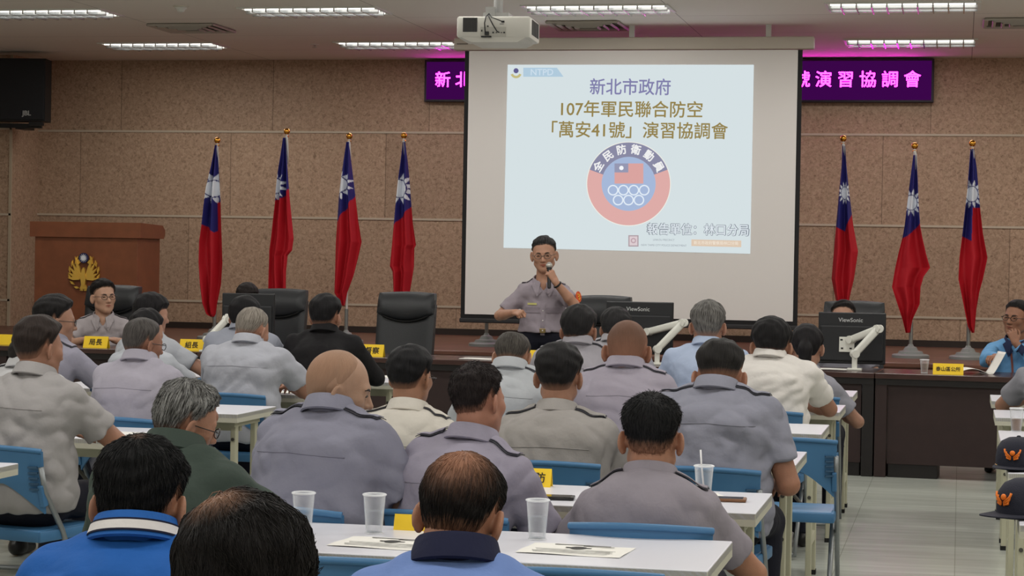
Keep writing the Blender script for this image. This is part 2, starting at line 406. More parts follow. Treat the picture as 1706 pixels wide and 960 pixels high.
cs = MB().box((0, 0.03, 3.615-sz0), (2*hw+0.21, 0.12, 0.115), bevel=0.012)
cs.build('case', mat('screen_case', (196, 186, 174), 0.5), scr)
MB().box((-hw-0.02, -0.032, 3.615-sz0), (0.11, 0.003, 0.012)).build('maker_plate', mat('plate_print', (120, 112, 104), 0.6), scr)
for x in (-hw*0.8, 0, hw*0.8): MB().box((x, 0.05, 3.73-sz0), (0.05, 0.04, 0.13)).build('bracket', WHITE_METAL, scr)
# the slide (projected picture), its corners taken on the screen plane
q = [spt(846, 108), spt(1256, 108), spt(1250, 423), spt(839, 413)]
q = [(x-scx, z-sz0) for x, z in q]
def uv(u, v):       # u right 0..1, v down 0..1
    a = [q[0][i]*(1-u)+q[1][i]*u for i in (0, 1)]; b = [q[3][i]*(1-u)+q[2][i]*u for i in (0, 1)]
    return a[0]*(1-v)+b[0]*v, a[1]*(1-v)+b[1]*v
SW = q[1][0]-q[0][0]; SH = q[0][1]-q[3][1]
sl = MB(); n = 8
P = np.array([[(uv(i/n, j/n)[0], -0.006, uv(i/n, j/n)[1]) for j in range(n+1)] for i in range(n+1)])
slide = sl.grid(P).build('projected_slide', emit('slide_white', (213, 224, 227)), scr)
def stext(name, s, px, py, hpx, rgb, bold=0.0, lay=1, roll=0.0, align='CENTER', width_px=None):
    x, z = spt(px, py); size = hpx/px_per_m((x, SY, z))
    o = text_mesh(name, s, size, emit('slide_ink', rgb), None, None, bold=bold, align=align)
    if width_px:
        k = width_px/px_per_m((x, SY, z))/max(1e-6, max(v.co.x for v in o.data.vertices)-min(v.co.x for v in o.data.vertices))
        o.data.transform(Matrix.Diagonal((k, 1, 1, 1)))
    o.data.transform(facing((x-scx, -0.006-0.0012*lay, z-sz0), roll))
    o.parent = slide; return o
stext('title_line', '新北市政府', 1050, 147, 29, (128, 126, 170), 0.012, width_px=136, roll=-0.006)
stext('title_line', '107年軍民聯合防空', 1050, 184, 29, (148, 130, 78), 0.012, width_px=238, roll=-0.006)
stext('title_line', '「萬安41號」演習協調會', 1056, 219, 29, (148, 130, 78), 0.012, width_px=296, roll=-0.006)
stext('unit_line', '報告單位：林口分局', 1163, 384, 20, (128, 136, 146), 0.055, 1, width_px=172)
stext('unit_line', '報告單位：林口分局', 1163, 384, 20, (222, 230, 236), 0.012, 2, width_px=169)
stext('banner_text', 'NTPD', 903, 121, 15, (205, 222, 236), 0.01, 2)
def spoly(name, pts, rgb, lay=0.5):
    mb = MB(); vs = []
    for px, py in pts:
        x, z = spt(px, py); vs.append(mb.bm.verts.new((x-scx, -0.006-0.0012*lay, z-sz0)))
    mb.bm.faces.new(vs); return mb.build(name, emit('slide_ink', rgb), slide)
def sdisc(name, cx, cy, r0, r1, rgb, lay, a0=0, a1=360, n=64):
    mb = MB(); A = []; B = []
    full = abs(a1-a0) >= 360
    for k in range(n+1):
        a = math.radians(a0+(a1-a0)*k/n)
        for R, lst in ((r0, A), (r1, B)):
            x, z = spt(cx+R*math.cos(a), cy-R*math.sin(a)); lst.append((x-scx, -0.006-0.0012*lay, z-sz0))
    if r0 <= 0:
        mb.bm.faces.new([mb.bm.verts.new(p) for p in (B[:-1] if full else B)])
    else:
        va = [mb.bm.verts.new(p) for p in A]; vb = [mb.bm.verts.new(p) for p in B]
        for k in range(n): mb.bm.faces.new((va[k], va[k+1], vb[k+1], vb[k]))
    return mb.build(name, emit('slide_ink', rgb), slide)
spoly('corner_banner', [(872, 113), (928, 113), (939, 128), (872, 128)], (176, 202, 220))
sdisc('corner_crest', 860, 121, 5.5, 9.5, (196, 186, 128), 0.6, 200, 520-180)
sdisc('corner_crest', 860, 118, 0, 4.2, (96, 92, 140), 0.7)
ex, ey = 1047.5, 306.5
sdisc('emblem_edge', ex, ey, 0, 70.5, (236, 236, 228), 0.6)
sdisc('emblem_ring', ex, ey, 45, 69, (222, 172, 168), 0.9, 160, 380)
sdisc('emblem_ring', ex, ey, 45, 69, (138, 138, 164), 0.9, 20, 160)
sdisc('emblem_disc', ex, ey, 0, 45, (166, 184, 216), 1.0)
spoly('emblem_flag', [(1024, 272.5), (1072, 272.5), (1072, 306), (1024, 306)], (218, 164, 160), 1.4)
spoly('emblem_flag_canton', [(1024, 272.5), (1047, 272.5), (1047, 287.5), (1024, 287.5)], (150, 152, 178), 1.8)
sdisc('emblem_flag_sun', 1035.5, 280, 0, 3.6, (244, 246, 250), 2.2, n=24)
for i in range(4): sdisc('emblem_link', 1021.5+17.3*i, 317, 6.8, 8.9, (226, 236, 246), 1.5+0.02*i, n=32)
for i in range(3): sdisc('emblem_link', 1030+17.3*i, 333.5, 6.8, 8.9, (226, 236, 246), 1.6+0.02*i, n=32)
for k, ch in enumerate('全民防衛動員'):
    a = 150-24*k
    stext('emblem_letter', ch, ex+57*math.cos(math.radians(a)), ey-57*math.sin(math.radians(a)), 17, (240, 240, 240), 0.03, 2, roll=math.radians(a-90))
spoly('stamp', [(1047, 392), (1064, 392), (1064, 411), (1047, 411)], (176, 160, 166), 0.6)
spoly('stamp', [(1049, 394), (1062, 394), (1062, 409), (1049, 409)], (220, 204, 208), 0.8)
sdisc('stamp', 1055.5, 401, 2.5, 4.5, (190, 164, 172), 1.0, n=24)
spoly('caption_box', [(1152, 399), (1235, 401), (1235, 412), (1152, 410)], (222, 200, 178), 0.6)
stext('caption_box_text', '新北市政府警察局林口分局', 1193, 405.5, 6.5, (240, 228, 212), 0.01, 2, width_px=74)
stext('caption_text', 'LINKOU PRECINCT', 1106, 400, 4.5, (150, 158, 166), 0, 2, width_px=36)
stext('caption_text', 'NEW TAIPEI CITY POLICE DEPARTMENT', 1106, 409, 4.5, (150, 158, 166), 0, 2, width_px=76)

# ------------------------------------------------------------------ ceiling projector
PJ = at_y(822, 45, 11.0)
prj = thing('projector', (float(PJ[0]), 11.0, float(PJ[2])), 'white ceiling projector with black cables and grilles hanging in front', 'projector', rz=math.radians(3))
PWH = mat('projector_white', (202, 200, 192), 0.45); PDK = mat('projector_dark', (58, 58, 58), 0.6); BLK = mat('black_plastic', (24, 24, 25), 0.45)
body = MB().box((0, 0.17, 0), (0.40, 0.34, 0.115), bevel=0.012)
b2 = [(-0.185, -0.05), (0.185, -0.05), (0.13, -0.08), (-0.12, -0.08)]
body.prism(b2, 0.0, 0.33, Euler((math.pi/2, 0, 0)).to_matrix().to_4x4() @ Matrix.Translation((0, 0, -0.335)))
body.build('body', PWH, prj, smooth=30)
g = MB()
for k in range(8): g.box((-0.16+0.0095*k, -0.002, 0.012), (0.0055, 0.006, 0.072))
g.box((-0.127, -0.001, 0.012), (0.078, 0.003, 0.076)); g.build('intake_grille', PDK, prj)
g = MB()
for k in range(9): g.box((0.2, 0.06+0.028*k, 0.005), (0.006, 0.014, 0.08))
g.build('side_grille', PDK, prj)
pp = MB().box((0.0, -0.001, -0.025), (0.14, 0.004, 0.05))
pp.build('port_panel', mat('port_panel_grey', (178, 176, 168), 0.5), prj)
p = MB()
for x, z, w, h in ((-0.062, -0.02, 0.006, 0.01), (-0.03, 0.004, 0.008, 0.006), (0.0, -0.03, 0.008, 0.008), (0.018, -0.03, 0.008, 0.004), (0.045, -0.03, 0.007, 0.004), (0.06, -0.03, 0.009, 0.008), (0.052, 0.028, 0.016, 0.01)):
    p.box((x, -0.004, z), (w, 0.006, h))
p.box((-0.034, -0.006, -0.034), (0.022, 0.016, 0.018)); p.box((-0.037, -0.006, -0.052), (0.055, 0.012, 0.008))
p.build('port', BLK, prj)
cb = MB()
top = Vector((-0.03, 0.03, 0.075))
cb.tube([top, (-0.04, -0.008, 0.055), (-0.046, -0.014, 0.02), (-0.042, -0.012, -0.03)], 0.0032)
cb.tube([top, (-0.025, -0.008, 0.055), (0.0, -0.016, 0.01), (0.022, -0.014, -0.024), (0.034, -0.008, -0.03)], 0.0032)
cb.tube([top, (-0.01, -0.006, 0.052), (0.03, -0.012, 0.036), (0.052, -0.008, 0.028)], 0.0028)
cb.build('cable', BLK, prj, smooth=True)
mt = MB().cyl((0.0, 0.15, 0.055), (0.0, 0.15, CEIL-float(PJ[2])), 0.025)
mt.box((0, 0.15, 0.075), (0.14, 0.16, 0.02)).box((-0.03, 0.08, 0.09), (0.05, 0.04, 0.05)); mt.cyl((0, 0.15, CEIL-float(PJ[2])-0.02), (0, 0.15, CEIL-float(PJ[2])), 0.09)
mt.build('ceiling_mount', mat('mount_grey', (150, 150, 148), 0.4, 0.3), prj, smooth=40)
MB().cyl((-0.09, 0.345, 0.0), (-0.09, 0.37, 0.0), 0.04).build('lens', BLK, prj, smooth=40)
MB().box((0.045, -0.002, 0.016), (0.022, 0.002, 0.004)).build('maker_mark', mat('mark_grey', (120, 120, 118), 0.5), prj)

# ------------------------------------------------------------------ wall loudspeaker on the pier
JP = at_y(35, 200, 21.7)
jb = thing('loudspeaker', (-10.38, 21.9, float(JP[2])), 'black wall loudspeaker hung on the stone pier in the top left corner', 'loudspeaker', rz=math.radians(6))
GR = mat('speaker_grille', (30, 31, 34), 0.75, bump=0.6, bscale=400)
jr = float(at_y(63, 150, 21.7)[0]-jb.location.x)
poly = [(-0.42, 0.0), (jr, 0.0), (jr-0.03, 0.3), (-0.39, 0.3)]
MB().prism([(x, y-0.05) for x, y in poly], 0.0, 0.70).build('cabinet', mat('speaker_black', (24, 24, 26), 0.6), jb)
MB().box(((jr-0.42)/2, -0.056, 0.35), (jr+0.42-0.02, 0.016, 0.67), bevel=0.006).build('grille', GR, jb)
text_mesh('brand_badge', 'JBL', 0.075, mat('badge_silver', (190, 192, 196), 0.3, 0.6), jb, facing((0.13, -0.066, 0.085)), bold=0.02, extrude=0.002)
MB().box((0.24, -0.05, -0.03), (0.16, 0.05, 0.04)).box((0.0, 0.1, -0.045), (0.5, 0.05, 0.05)).box((0.0, 0.26, -0.06), (0.12, 0.30, 0.04)).build('bracket', BLK, jb)

# ------------------------------------------------------------------ lectern on the stage
LWD = mat('lectern_wood', (128, 76, 50), 0.42, var=0.12, vscale=7, spec=0.4)
LWD2 = mat('lectern_wood_dark', (110, 62, 42), 0.42, var=0.12, vscale=7, spec=0.4)
lx0, lx1, ly = -9.27, -8.15, 20.0
lec = thing('lectern', ((lx0+lx1)/2, ly, STAGE_Z), 'large reddish wooden lectern with a gold eagle emblem on its front', 'lectern')
w = lx1-lx0
MB().box((0, 0.31, 0.505), (w, 0.60, 1.01), bevel=0.004).build('body', LWD, lec)
tp = MB(); prof = [(0, 1.01), (0.63, 1.01), (0.67, 1.05), (0.67, 1.1), (0.60, 1.15), (0.0, 1.165)]
tp.prism([(y-0.02, z) for y, z in prof], -w/2-0.045, w/2+0.04, Matrix(((0, 0, 1, 0), (1, 0, 0, 0), (0, 1, 0, 0), (0, 0, 0, 1))))
tp.build('desk_top', LWD, lec)
MB().box((0, 0.31, 0.03), (w+0.03, 0.63, 0.06), bevel=0.004).build('plinth', LWD2, lec)
GOLD = mat('emblem_gold', (240, 196, 92), 0.3, metal=0.6)
em = MB()
ez, exx = 0.65, (float(at_y(141, 450, 20)[0])-(lx0+lx1)/2)
Y0 = -0.012
E3 = Euler((math.pi/2, 0, 0)).to_matrix().to_4x4()
def plate(poly, y0=-0.03, y1=0.0):
    em.prism([(x, z) for x, z in poly], 0, y1-y0, Matrix.Translation((exx, y1, ez)) @ E3)
for s in (-1, 1):           # wings: five feathers each
    for k in range(5):
        a = math.radians(62-15*k); L = 0.20-0.012*k
        bx, bz = s*(0.02+0.006*k), -0.06+0.014*k*0
        tx, tz = bx+s*L*math.cos(a)*0.82, bz+L*math.sin(a)+0.012*(4-k)
        nx, nz = -math.sin(a)*s, math.cos(a)
        plate([(bx-nx*0.012, bz-nz*0.012), ((bx+tx)/2-nx*0.02, (bz+tz)/2-nz*0.02), (tx, tz), ((bx+tx)/2+nx*0.014, (bz+tz)/2+nz*0.014), (bx+nx*0.01, bz+nz*0.01)][::s], -0.03-0.003*k)
    for k in range(7):      # wheat ears forming the wreath
        a = math.radians(-95+ (24*k))
        R = 0.165; x = s*R*math.cos(a)*0.9; z = R*math.sin(a)*0.95-0.01
        x2 = s*(R+0.02)*math.cos(a+0.35)*0.92; z2 = (R+0.02)*math.sin(a+0.35)
        dx, dz = x2-x, z2-z; ln = math.hypot(dx, dz); ux, uz = -dz/ln*0.013, dx/ln*0.013
        plate([(x, z), ((x+x2)/2+ux, (z+z2)/2+uz), (x2, z2), ((x+x2)/2-ux, (z+z2)/2-uz)], -0.022)
    plate([(s*0.035, 0.105), (s*0.06, 0.135), (s*0.095, 0.12), (s*0.10, 0.09), (s*0.06, 0.085)][::s], -0.02)
plate([(-0.018, -0.13), (0.018, -0.13), (0.03, -0.05), (0.016, 0.03), (0.0, 0.055), (-0.016, 0.03), (-0.03, -0.05)], -0.04)
plate([(-0.04, -0.165), (0.04, -0.165), (0.022, -0.12), (-0.022, -0.12)], -0.03)
emb = em.build('eagle_emblem', GOLD, lec)
MB().cyl((exx, -0.02, ez+0.15), (exx, -0.034, ez+0.15), 0.052, seg=24).build('emblem_disc', mat('emblem_navy', (42, 44, 84), 0.4), emb)
st = MB()
for k in range(12):
    a = k*math.pi/6; st.prism([(0.026*math.cos(a-0.2), 0.026*math.sin(a-0.2)), (0.042*math.cos(a), 0.042*math.sin(a)), (0.026*math.cos(a+0.2), 0.026*math.sin(a+0.2))], 0, 0.004, Matrix.Translation((exx, -0.034, ez+0.15)) @ E3)
st.cyl((exx, -0.034, ez+0.15), (exx, -0.038, ez+0.15), 0.024, seg=20)
st.build('emblem_sun', mat('emblem_white', (225, 228, 235), 0.4), emb)

# ------------------------------------------------------------------ flags
FLAG = attr_mat('flag_satin', 0.55)
POLE = mat('flag_pole_white', (210, 208, 202), 0.35, 0.2); STL = mat('stand_steel', (150, 152, 150), 0.3, 0.7); BRASS = mat('finial_brass', (214, 150, 60), 0.18, 1.0)
GREYB = mat('stand_base_grey', (128, 130, 128), 0.45)
RED, BLUE, WHT = lin((182, 30, 42)), lin((44, 42, 112)), lin((228, 232, 240))
def make_flag(topx, topy, rows, canton, sun, label, Y=20.15):
    """rows: (py, left px, right px) silhouette of the hanging cloth; canton: boundary polyline (u, py); sun: (px, py, radius px)"""
    fin = at_y(topx, topy, Y); S = px_per_m(fin); X = float(fin[0]); H = float(fin[2])
    t = thing('flag_on_stand', (X, Y, STAGE_Z), label, 'flag', 'national flags on stands before the stone wall')
    h = H-STAGE_Z
    MB().cyl((0, 0, 0.28), (0, 0, h-0.03), 0.0125).build('pole', POLE, t, smooth=40)
    MB().cyl((0, 0, 0.03), (0, 0, 0.34), 0.019).build('socket', STL, t, smooth=40)
    MB().lathe([(0.175, 0), (0.175, 0.025), (0.16, 0.035), (0.12, 0.04), (0.11, 0.062), (0.07, 0.07), (0.055, 0.1), (0.03, 0.11), (0.02, 0.13)], seg=32).build('stand_base', GREYB, t, smooth=35)
    MB().ball((0, 0, h), 0.032).lathe([(0.018, h-0.06), (0.022, h-0.05), (0.012, h-0.04), (0.012, h-0.02)], seg=16).build('finial', BRASS, t, smooth=True)
    nu, nv = 40, 230
    pys = np.linspace(rows[0][0], rows[-1][0], nv); ry = [r[0] for r in rows]
    Lp = np.interp(pys, ry, [r[1] for r in rows]); Rp = np.interp(pys, ry, [r[2] for r in rows])
    u = np.linspace(0, 1, nu)
    rnd = random.Random(int(topx)); ph = rnd.random()*6; nf = 1.5+rnd.random()*0.6
    P = np.zeros((nu, nv, 3)); C = np.zeros((nu, nv, 3))
    for j in range(nv):
        l = at_y(Lp[j], pys[j], Y); r = at_y(Rp[j], pys[j], Y)
        wd = r[0]-l[0]; amp = min(0.045, 0.32*wd)
        P[:, j, 0] = l[0]+u*wd-X
        P[:, j, 2] = (l[2]+(r[2]-l[2])*u)-STAGE_Z
        P[:, j, 1] = -0.022-amp-0.008+amp*np.sin(u*nf*2*math.pi+ph+0.6*math.sin(pys[j]*0.02)) + 0.008*np.sin(u*17+pys[j]*0.03)
        cb_ = np.interp(u, [c[0] for c in canton], [c[1] for c in canton])
        blue = pys[j] < cb_
        px = Lp[j]+u*(Rp[j]-Lp[j])
        dx = (px-sun[0])/sun[3]; dy = (pys[j]-sun[1]); rr = np.hypot(dx, dy)/sun[2]; an = np.arctan2(dy, dx)
        tri = np.abs(((an/(2*math.pi)*12) % 1)-0.5)*2      # 0 at ray axis .. 1 between
        ray_ = (rr > 1.12) & (rr < 1.95) & (tri*(1.0) < (1.95-rr)/0.83*0.85)
        white = blue & ((rr < 1.0) | ray_)
        c = np.where(blue[:, None], np.array(BLUE)[None], np.array(RED)[None]); c = np.where(white[:, None], np.array(WHT)[None], c)
        C[:, j] = c
    o = MB().grid(P, np.array([0, 0.003, 0])).build('cloth', FLAG, t, smooth=True)
    a = o.data.color_attributes.new('pattern', 'FLOAT_COLOR', 'POINT')
    flat = np.ones((nu*nv*2, 4), np.float32); flat[:nu*nv, :3] = C.reshape(-1, 3); flat[nu*nv:, :3] = C.reshape(-1, 3)
    a.data.foreach_set('color', flat.ravel())
    MB().tube([(0.0, -0.02, h-0.05), (0.012, -0.03, h-0.09), (0.018, -0.02, h-0.2), (0.02, -0.01, h-0.33)], [0.014, 0.012, 0.01, 0.004]).build('hoist_tape', mat('tape_white', (205, 202, 198), 0.7), t, smooth=True)
    return t
F = lambda ox, oy, k, pts: [(oy+y/k, ox+a/k, ox+b/k) for y, a, b in pts]
make_flag(362, 234, F(320, 205, 2.825, [(105, 113, 124), (200, 100, 132), (300, 84, 142), (370, 76, 148), (480, 64, 154), (560, 52, 158), (660, 49, 160), (760, 55, 150), (850, 66, 128), (900, 80, 118), (912, 95, 108)]),
          [(0, 374), (0.62, 388), (0.72, 385), (0.74, 338), (1, 336)], (360, 315, 13.5, 0.95), 'leftmost national flag on a stand, its white sun turned full to the front')
make_flag(478, 219, F(320, 205, 2.825, [(70, 434, 446), (160, 424, 456), (240, 414, 463), (310, 408, 468), (370, 404, 472), (460, 392, 480), (545, 382, 489), (600, 374, 482), (625, 374, 462), (700, 372, 456), (800, 372, 456), (880, 376, 450)]),
          [(0, 334), (0.5, 330), (1, 315)], (461, 310, 13, 0.8), 'second flag from the left, standing above the black monitor, sun almost folded away')
make_flag(582, 227, F(540, 205, 2.825, [(90, 108, 122), (170, 96, 130), (260, 84, 140), (345, 74, 150), (455, 68, 165), (560, 60, 183), (640, 57, 165), (720, 54, 143), (800, 52, 112), (860, 88, 100)]),
          [(0, 370), (0.15, 362), (1, 327)], (568, 308, 13.5, 0.9), 'third flag from the left, rising above the man in the black jacket')
make_flag(673, 226, F(540, 205, 2.825, [(90, 374, 386), (170, 366, 396), (260, 356, 404), (345, 350, 410), (470, 342, 422), (575, 332, 438), (590, 330, 430), (675, 320, 428), (700, 332, 424), (790, 334, 408), (860, 340, 400)]),
          [(0, 376), (0.1, 371), (1, 344)], (669, 315, 14, 0.8), 'flag behind the empty black chair, nearest the left edge of the screen')
make_flag(1405, 231, F(1360, 215, 2.4, [(68, 105, 116), (150, 101, 122), (250, 92, 132), (350, 84, 144), (395, 80, 150), (490, 72, 168), (600, 62, 152), (650, 72, 140), (690, 80, 132), (740, 88, 126)]),
          [(0, 378), (0.5, 386), (0.6, 376), (1, 358)], (1408, 322, 10, 0.55), 'flag right of the screen, above the head hidden behind the monitor')
make_flag(1524, 243, F(1360, 215, 2.4, [(105, 388, 400), (200, 376, 406), (300, 364, 410), (385, 354, 416), (430, 346, 424), (500, 328, 440), (555, 316, 456), (590, 310, 430), (632, 303, 418), (700, 325, 414), (760, 345, 386), (815, 358, 374)]),
          [(0, 397), (0.25, 393), (1, 373)], (1518, 338, 12, 0.8), 'second flag from the right with a diamond shaped red tail and visible stand')
make_flag(1620, 239, F(1550, 215, 2.4, [(80, 160, 174), (160, 154, 186), (240, 148, 192), (330, 138, 200), (420, 128, 210), (515, 116, 228), (600, 112, 210), (650, 122, 196), (720, 136, 184), (790, 150, 178), (815, 166, 176)]),
          [(0, 394), (0.45, 402), (0.5, 346), (1, 346)], (1619, 324, 12.5, 0.8), 'rightmost flag, its white pole bare below the red cloth')
# the flag behind the screen shows only its pole foot
hb = at_z(810, 577, STAGE_Z)
hf = thing('flag_stand', (float(hb[0]), 20.24, STAGE_Z), 'grey flag stand foot and steel socket seen under the screen edge', 'flag stand')
MB().cyl((0, 0, 0.03), (0, 0, 0.36), 0.019).build('socket', STL, hf, smooth=40)
MB().cyl((0, 0, 0.3), (0, 0, 1.9), 0.0125).build('pole', POLE, hf, smooth=40)
MB().lathe([(0.175, 0), (0.175, 0.025), (0.16, 0.035), (0.12, 0.04), (0.11, 0.062), (0.07, 0.07), (0.055, 0.1), (0.03, 0.11), (0.02, 0.13)], seg=32).build('stand_base', GREYB, hf, smooth=35)

# ------------------------------------------------------------------ audience tables
TOPM = mat('table_laminate', (222, 222, 230), 0.32, spec=0.4); EDGE = mat('table_edge', (196, 194, 178), 0.5)
LEGM = mat('table_leg_beige', (186, 184, 160), 0.42, spec=0.4); RUB = mat('black_rubber', (26, 26, 26), 0.8); LEGD = mat('brace_dark', (86, 84, 78), 0.5, 0.4)
ROWS = {'A': 5.55, 'B': 6.88, 'C': 8.6, 'D': 10.2, 'E': 11.76, 'F': 13.2}
TDEP, TLEN, TZ = 0.62, 1.80, 0.74
def make_table(loc, label, group):
    t = thing('folding_table', loc, label, 'table', group)        # origin: floor under the right near corner
    MB().box((-TLEN/2, TDEP/2, TZ-0.0125), (TLEN, TDEP, 0.025), bevel=0.003).build('tabletop', TOPM, t)
    e = MB()
    e.box((-TLEN/2, 0.006, TZ-0.024), (TLEN-0.002, 0.012, 0.042)).box((-TLEN/2, TDEP-0.006, TZ-0.024), (TLEN-0.002, 0.012, 0.042))
    e.box((-0.006, TDEP/2, TZ-0.024), (0.012, TDEP-0.002, 0.042)).box((-TLEN+0.006, TDEP/2, TZ-0.024), (0.012, TDEP-0.002, 0.042))
    e.build('edge_band', EDGE, t)
    for sx in (-0.06, -TLEN+0.06):
        for y in (0.13, 0.44):
            l = MB().box((sx, y, 0.365), (0.028, 0.05, 0.69), bevel=0.004).build('leg', LEGM, t)
            MB().box((sx, y, 0.012), (0.034, 0.058, 0.024)).build('rubber_foot', RUB, l)
        MB().box((sx, 0.285, 0.685), (0.03, 0.40, 0.04)).build('top_rail', LEGM, t)
        MB().box((sx, 0.285, 0.2), (0.022, 0.28, 0.05), bevel=0.003).build('stretcher', LEGM, t)
        MB().tube([(sx+(0.02 if sx < -1 else -0.02), 0.285, 0.33), (sx+(0.34 if sx < -1 else -0.34), 0.285, 0.70)], 0.009).build('brace', LEGD, t)
        for z in (0.60, 0.42): MB().cyl((sx+0.0, 0.098, z), (sx+0.0, 0.106, z), 0.009, seg=10).build('bolt', LEGD, t)
    MB().box((-TLEN/2, 0.285, 0.655), (TLEN-0.16, 0.03, 0.05)).build('beam', LEGM, t)
    return t
tbl = None
rowname = {'A': 'nearest', 'B': 'second', 'C': 'third', 'D': 'fourth', 'E': 'fifth', 'F': 'front'}
def table(x, row, label):
    global tbl
    loc = (x, ROWS[row], 0)
    if tbl is None: tbl = make_table(loc, label, 'white audience tables'); return tbl
    return dup(tbl, loc, label=label)
table(-0.64, 'A', 'white table with two printed leaflets and cups, nearest the camera')
table(-0.64, 'B', 'white table with the black phones and a yellow name card lettered 防')
table(-0.64, 'C', 'third white table from the camera with a small black item at its aisle end')
table(-0.64, 'D', 'white table behind the empty chair at the aisle, bald men along it')
table(-0.64, 'E', 'white table at the aisle under the forearm of the white-shirted man')
table(-0.64, 'F', 'white table end just left of the dark desk, front row of the middle block')
table(-3.53, 'B', 'white table corner cut by the left edge, before the big man\'s chair')
table(-3.60, 'C', 'white table under the elbow of the big brown-haired man at the left')
table(-3.60, 'D', 'white table end with beige leg standing free beside the grey-haired man\'s chair')
table(-3.60, 'E', 'white table where the grey-cropped man is reading')
table(-3.60, 'F', 'white table in front of the man in the black jacket')
table(2.0, 'A', 'white table corner at the bottom right edge of the picture')
table(2.0, 'B', 'white table at the right edge with the nearer navy cap on it')
table(2.0, 'C', 'white table at the right edge with the farther navy cap on it')
table(2.0, 'D', 'white table at the right edge with a cup of brown drink')
table(2.0, 'E', 'white table end at the right edge, before the grey-shirted man')
table(2.0, 'F', 'white table under the arms of the grey-shirted man at the right edge')

# ------------------------------------------------------------------ blue folding chairs
BLUEP = mat('blue_plastic', (68, 116, 158), 0.42, spec=0.4); TUBEM = mat('chair_tube_grey', (142, 146, 148), 0.35, 0.5); SLIT = mat('vent_shadow', (52, 84, 112), 0.6)
def make_chair(loc, label, group, rz=0.0):
    t = thing('folding_chair', loc, label, 'chair', group, rz)     # origin: floor under the backrest, sitter faces +Y
    nu, nv = 25, 12
    P = np.zeros((nu, nv, 3))
    for i in range(nu):
        u = -1+2*i/(nu-1); x = 0.215*u
        zt = 0.775-0.012*u*u; zb = 0.63-0.115*max(0, abs(u)-0.25)**1.3*1.5
        for j in range(nv):
            v = j/(nv-1); z = zt+(zb-zt)*v
            y = -0.0+0.055*u*u + (0.775-z)*0.16
            P[i, j] = (x*(1-0.05*v*abs(u)), y, z)
    b = MB().grid(P, np.array([0, 0.012, 0]))
    lip = [(P[i, 0, 0], P[i, 0, 1]+0.002, P[i, 0, 2]) for i in range(nu)]
    b.tube(lip, 0.011, seg=10)
    back = b.build('backrest', BLUEP, t, smooth=50)
    for s in (-1, 1):
        m = MB()
        for k in range(5):
            z = 0.70-0.022*k
            m.box((s*0.183, 0.033+(0.775-z)*0.16, z), (0.038, 0.01, 0.007), rot=(0, 0, s*0.35))
        m.build('vent_slots', SLIT, back)
    for s in (-1, 1):
        MB().tube([(s*0.212, 0.062, 0.70), (s*0.212, 0.09, 0.60), (s*0.212, 0.20, 0.44), (s*0.212, 0.40, 0.02)], 0.0115, seg=10).build('front_leg', TUBEM, t, smooth=True)
        MB().tube([(s*0.19, 0.30, 0.42), (s*0.19, 0.10, 0.14), (s*0.19, 0.02, 0.02)], 0.0115, seg=10).build('rear_leg', TUBEM, t, smooth=True)
        MB().box((s*0.205, 0.085, 0.585), (0.022, 0.03, 0.09), rot=(0.25, 0, 0), bevel=0.004).build('hinge', BLUEP, t)
    MB().tube([(-0.19, 0.025, 0.025), (0.19, 0.025, 0.025)], 0.0115, seg=10).build('floor_bar', TUBEM, t, smooth=True)
    s = MB().box((0, 0.25, 0.435), (0.40, 0.36, 0.022), bevel=0.009, seg=3)
    for a, c, d in (((0, 0.43, 0.42), (0.40, 0.02, 0.045), 0), ((0.2, 0.25, 0.42), (0.018, 0.36, 0.045), 0), ((-0.2, 0.25, 0.42), (0.018, 0.36, 0.045), 0), ((0, 0.075, 0.42), (0.40, 0.018, 0.045), 0)):
        s.box(a, c, bevel=0.007)
    s.build('seat', BLUEP, t, smooth=40)
    return t
CH = None
CHY = {'Z': 3.55, 'A': 5.18, 'B': 6.12, 'C': 7.92, 'D': 9.38, 'E': 11.1, 'F': 12.46}
def chair(x, y, label, rz=0.0):
    global CH
    if CH is None: CH = make_chair((x, y, 0), label, 'blue folding chairs', rz); return CH
    return dup(CH, (x, y, 0), rz, label)
def chx(px, Y): return float(at_y(px, 434, Y)[0])
chair(chx(968, 5.18), 5.18, 'empty blue folding chair at the bottom centre, pushed in at the nearest table')
chair(chx(604, 5.18), 5.18, 'empty blue chair at the nearest table, left of the balding man in light blue')
chair(chx(1318, 9.42), 9.42, 'empty blue chair at the aisle in the middle block')

# ------------------------------------------------------------------ front desks
DKW = mat('desk_dark_wood', (50, 37, 36), 0.55, var=0.1, vscale=12, spec=0.3); DTOP = mat('desk_top_wood', (66, 46, 42), 0.22, var=0.15, vscale=6, spec=0.5); DBLK = mat('desk_black', (26, 22, 22), 0.5)
DY, DZ = 15.66, 0.765
def make_desk(loc, label):
    t = thing('conference_desk', loc, label, 'desk', 'dark wood front desks')        # origin: floor, left front corner
    w = 1.795
    MB().box((w/2, 0.35, DZ-0.02), (w, 0.74, 0.04), bevel=0.005).build('desktop', DTOP, t)
    MB().box((w/2, 0.01, DZ-0.06), (w-0.01, 0.03, 0.05)).build('front_rail', DBLK, t)
    MB().box((w/2, 0.03, 0.40), (w-0.19, 0.02, 0.60)).build('modesty_panel', DKW, t)
    for x in (0.045, w-0.045):
        MB().box((x, 0.34, 0.37), (0.085, 0.68, 0.735), bevel=0.003).build('side_panel', DBLK if x > 1 else DKW, t)
    for x in (0.28, w-0.28):
        MB().box((x, 0.16, 0.055), (0.36, 0.26, 0.11), bevel=0.004).build('plinth', DBLK, t)
    return t
dk = None
